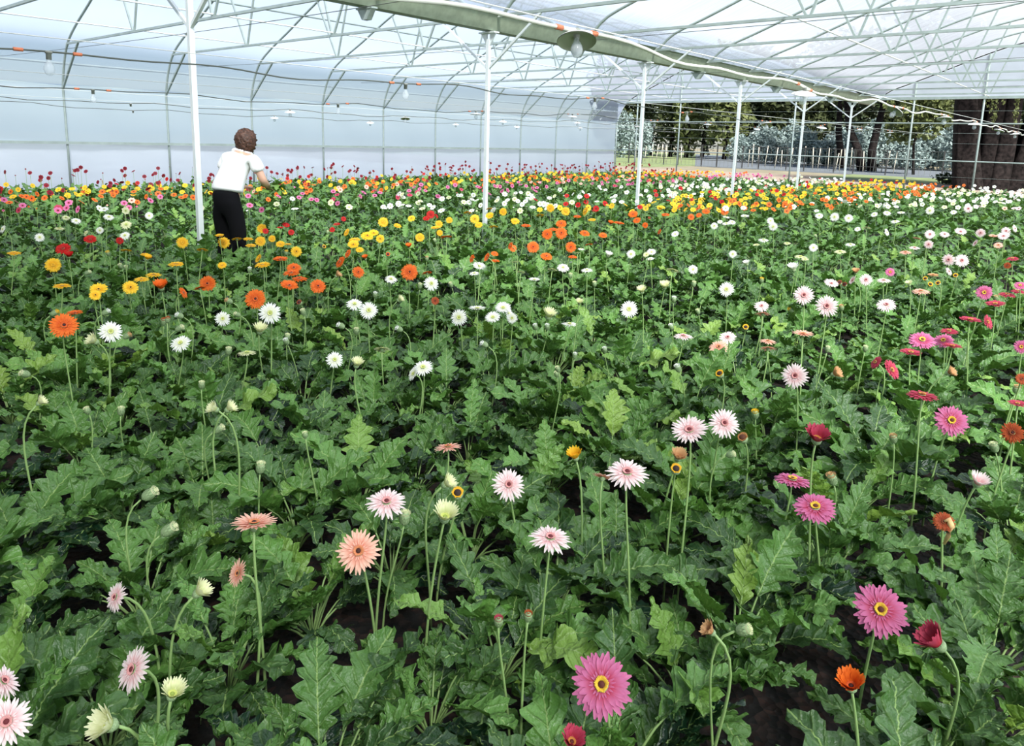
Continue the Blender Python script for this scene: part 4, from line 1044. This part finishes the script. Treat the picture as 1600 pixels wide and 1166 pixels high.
for sx, an in ((-1, (-.08, .0)), (1, (.12, -.04))):
    b = MB(); b.tube([(an[0], an[1]-.07, .045), (an[0], an[1], .06), (an[0], an[1]+.1, .05), (an[0], an[1]+.19, .03)], [.03, .048, .045, .028], 10); b.build('shoe', M['shoe'], pr)
    b = MB(); b.lathe([(.0005, .008), (.006, .006), (.008, 0), (.006, -.006), (.0005, -.008)], 8); b.build('eye', M['shoe'], pr, loc=(.07+sx*.03, .305, 1.525))
tag(pr, 'person with short brown curly hair, white t-shirt and black trousers, bending away among the flowers', 'person')
b = MB(); rg = random.Random(12)
for i in range(9): leaf(b, rg, .28, .06, .10, math.radians(rg.uniform(10, 50)), math.radians(rg.uniform(-50, -10)), rg.uniform(-1.4, .6), rg.uniform(-.4, .4), rg.uniform(.5, .9), 1)
hx = Matrix.Rotation(fdir, 3, 'Z')@Vector((.17, .46, 1.0))
o = b.build('leaf_bunch', [M['leaf'], M['stem']], attrs=True, loc=(PX+hx.x, PY+hx.y, hx.z-.03)); tag(o, 'bunch of green leaves held at the right hand of the worker', 'leaves')

# ------------------------------------------------------------------ outdoors beyond the open end
def at(px, Y):
    d = ray(px, 200); return d.x*Y/d.y
def crown(b, c, r, n, q, rg, mi=0, droop=0):
    for i in range(n):
        v = Vector((rg.gauss(0, 1), rg.gauss(0, 1), rg.gauss(0, 1))).normalized()*(rg.random()**.33)
        lump = 1+.22*math.sin(v.x*5+c[0])*math.sin(v.z*6+c[1])
        p = Vector((c[0]+v.x*r[0]*lump, c[1]+v.y*r[1], c[2]+v.z*r[2]*lump)); a = Vector((rg.gauss(0, 1), rg.gauss(0, 1), rg.gauss(0, .7)-droop)).normalized(); e = a.orthogonal().normalized(); e = e*math.cos(i)+a.cross(e)*math.sin(i)
        s = q*rg.uniform(.6, 1.4)
        b.add([tuple(p-a*s-e*s*.35), tuple(p-a*s*.2+e*s*.5), tuple(p+a*s), tuple(p+a*s*.1-e*s*.55)], [(0, 1, 2, 3)], mi)
rg = random.Random(77)
TR = [(955, 92, 'd', 13, 4.2), (985, 88, 'm', 12, 3.6), (1018, 94, 'd', 14, 3.6), (1050, 86, 'm', 13, 3.0), (1075, 84, 'l', 13, 2.4), (1100, 94, 'd', 14, 3.2), (1135, 82, 'l', 12.5, 3.4), (1170, 93, 'd', 14, 3.4),
      (1200, 90, 'd', 12, 3.5), (1228, 86, 'm', 9, 3.4), (1262, 88, 'm', 10, 3.4), (1290, 92, 'd', 14, 4), (1330, 90, 'd', 14, 4.2), (1375, 92, 'm', 14, 4.2), (1420, 94, 'd', 14, 4), (1465, 92, 'm', 13, 4), (1510, 94, 'd', 14, 4.5), (1560, 92, 'm', 14, 4.5), (1610, 92, 'd', 14, 4.5)]
TN = {'d': 'dark green', 'm': 'olive green', 'l': 'pale yellowish green'}
TM = {'d': 'fol_dark', 'm': 'fol_mid', 'l': 'fol_light'}
for i, (px, Y, k, h, r) in enumerate(TR):
    x = at(px, Y); root = empty('tree', (x, Y, 0)); b = MB()
    crown(b, (0, 0, h*.45), (r*.8, r*.7, h*.40), 1500, .34, rg); crown(b, (0, 0, h*.80), (r, r*.8, h*.28), 1300, .34, rg)
    b.build('crown', M[TM[k]], root, smooth=False)
    MB().tube([(0, 0, 0), (.2, 0, h*.3), (-.1, 0, h*.7)], [.3, .24, .1], 8).build('trunk', M['bark'], root)
    tag(root, '%s tree in the far tree line, %s' % (TN[k], ('%s from the left' % (ORD+['fourteenth', 'fifteenth', 'sixteenth', 'seventeenth', 'eighteenth', 'nineteenth'])[i])), 'tree', 'trees of the far tree line')
for i, px in enumerate([972, 1000, 1165, 1190, 1215, 1242, 1268, 1296, 1322, 1348, 1378, 1405, 1430, 1458, 1485, 1512]):
    Y = 70+(i % 3)*2; x = at(px, Y); h = [3.9, 3.2, 2.6, 3.4, 3.2][i % 5]+(.8 if i < 2 else 0); b = MB()
    crown(b, (0, 0, h*.42), (1.7, 1.3, h*.45), 1500, .15, rg, droop=.2); crown(b, (rg.uniform(-.6, .6), 0, h*.75), (1.1, 1, h*.36), 700, .14, rg)
    root = empty('shrub', (x, Y, 0)); b.build('foliage', M['fol_silver'], root, smooth=False); MB().tube([(0, 0, 0), (0, 0, h*.5)], [.08, .04], 6).build('stem', M['bark'], root)
    tag(root, 'silvery blue-leaved shrub behind the fence, %s from the left' % (ORD+['fourteenth', 'fifteenth', 'sixteenth'])[i], 'shrub', 'silvery shrubs behind the fence')
# leaning double-trunk tree and the bright bush tree
for px, Y, lab, tk in [(1362, 60, 'leaning tree with two dark bare trunks behind the fence', 2), (1322, 66, 'slim dark tree left of the leaning double-trunk tree', 1)]:
    root = empty('tree', (at(px, Y), Y, 0)); b = MB()
    crown(b, (0, 0, 7.6), (4.2, 3, 2.4), 1900, .28, rg); crown(b, (2.2, 0, 5.9), (2.2, 2, 1.0), 500, .26, rg); b.build('crown', M['fol_dark'], root, smooth=False)
    for s in ([-1, 1] if tk == 2 else [0]):
        MB().tube([(s*.35, 0, 0), (s*.5-.3, 0, 1.6), (s*1.0-.6, 0, 3.2), (s*1.4-.7, 0, 5.5), (s*1.8, 0, 8)], [.36 if tk == 2 else .2, .30, .26, .2, .1], 8).build('trunk', M['bark'], root)
    tag(root, lab, 'tree')
root = empty('tree', (at(1436, 56), 56, 0)); b = MB(); crown(b, (0, 0, 4.2), (2.0, 1.6, 1.7), 1100, .20, rg, droop=.6); crown(b, (-1.0, 0, 2.9), (1.1, 1, .9), 300, .2, rg, droop=.6); crown(b, (1.3, 0, 5.2), (1.6, 1.2, 1.4), 500, .2, rg)
b.build('crown', M['fol_light'], root, smooth=False); MB().tube([(0, 0, 0), (-.2, 0, 2), (.1, 0, 5)], [.10, .08, .04], 6).build('trunk', M['bark'], root); tag(root, 'small bright yellow-green tree left of the big trunks', 'tree')
# big multi-stemmed trunk
def big_trunk(b, base, top, r0, r1, seed):
    n, k = 16, 18; V = []
    for i in range(k+1):
        t = i/k; r = r0*(1-t)**1.0*.55+r1*t+r0*.45*max(0, 1-t*1.6)
        cx = base[0]+(top[0]-base[0])*t**.85; cy = base[1]+(top[1]-base[1])*t; z = top[2]*t
        for j in range(n):
            a = j/n*6.283; rr = r*(1+.16*math.sin(a*5+seed)+.10*math.sin(a*9+seed*2+t*3)); V.append((cx+rr*math.cos(a), cy+rr*math.sin(a), z-.05))
    b.add(V, [(i*n+j, i*n+(j+1) % n, (i+1)*n+(j+1) % n, (i+1)*n+j) for i in range(k) for j in range(n)])
Y = 38.0; x0 = at(1508, Y); x1 = at(1600, Y); w = x1-x0
root = empty('tree', ((x0+x1)/2, Y, 0)); cx = (x0+x1)/2
for i, (a, t, r0, r1) in enumerate([(x0+.25*w, x0-.25*w, .75, .42), (x0+.38*w, x0+.30*w, .62, .5), (x0+.66*w, x0+.85*w, .5, .30), (x0+.95*w, x0+1.5*w, .55, .35), (x0+.50*w, x0+.55*w, .5, .35)]):
    b = MB(); big_trunk(b, (a-cx, (i % 2)*.5, 0), (t-cx, (i % 2)*.9, 8.5), r0, r1, i*1.7); b.build('trunk', M['bark'], root)
b = MB(); crown(b, (.5, 0, 7.6), (5.2, 3.5, 2.3), 2600, .22, rg, droop=.5); crown(b, (-2.4, -.6, 5.4), (2.2, 1, .7), 420, .13, rg, droop=1); b.build('crown', M['fol_dark'], root, smooth=False)
for q in range(9):
    hx_ = rg.uniform(-2.2, 2.2); b = MB(); crown(b, (hx_, -1.3, rg.uniform(3.4, 4.6)), (.10, .1, .8), 60, .07, rg, droop=1.5)
    b.build('hanging_twig', M['fol_light'], root, smooth=False)
tag(root, 'huge dark multi-stemmed tree with ridged bark just outside at right', 'tree')
b = MB(); crown(b, (0, 0, .28), (.8, .6, .3), 300, .1, rg); tag(b.build('shrub', M['fol_dark'], smooth=False, loc=(at(1497, 42), 42, 0)), 'low dark green bush at the foot of the huge tree', 'shrub')
# fence
fx = [at(p, 52) for p in range(985, 1500, 1)]
root = empty('fence', (at(985, 52), 52, 0)); ox = root.location.x; xe = at(1494, 52)
x = ox; i = 0
while x < xe:
    MB().box((x-ox-.035, -.035, 0), (x-ox+.035, .035, 1.65)).build('fence_post', M['black_metal'], root, smooth=False); x += [1.25, 2.0][i % 2]; i += 1
b = MB()
for z in (1.60, 1.05, .5): b.box((0, -.015, z-.018), (xe-ox, .015, z+.018))
b.build('rail', M['black_metal'], root, smooth=False)
b = MB(); q = 0
while q < xe-ox: b.box((q, -.004, .05), (q+.012, .004, 1.6)); q += .32
b.build('mesh_wires', M['cord'], root, smooth=False)
tag(root, 'black metal fence of thin posts and rails beyond the open end', 'fence')
SPX = [1022, 1028, 1036, 1044, 1010, 1002, 996, 1068, 1190, 1200, 1216, 1226, 1240, 1252, 1262, 1276, 1284, 1300, 1312, 1318, 1326, 1356, 1372, 1385, 1392, 1404, 1422, 1336, 1180, 1174]
SPX.sort(); scnt = {}
for i in range(30):
    px = SPX[i]
    Yp = 56+(i % 4)*1.2; h = rg.uniform(1.3, 1.9); b = MB(); t = rg.uniform(-.12, .16); b.tube([(0, 0, 0), (t*.5, 0, h*.5), (t, 0, h)], .035, 5)
    side = 'left of the fourth post' if px < 1145 else 'between the fourth and fifth posts' if px < 1250 else 'between the fifth and sixth posts' if px < 1320 else 'right of the sixth post'
    scnt[side] = scnt.get(side, 0)+1
    tag(b.build('garden_stake', M['stake'], loc=(at(px, Yp), Yp, 0)), 'thin pale stake behind the fence, %s of those %s' % (ORD[scnt[side]-1], side), 'stake', 'stakes seen '+side)
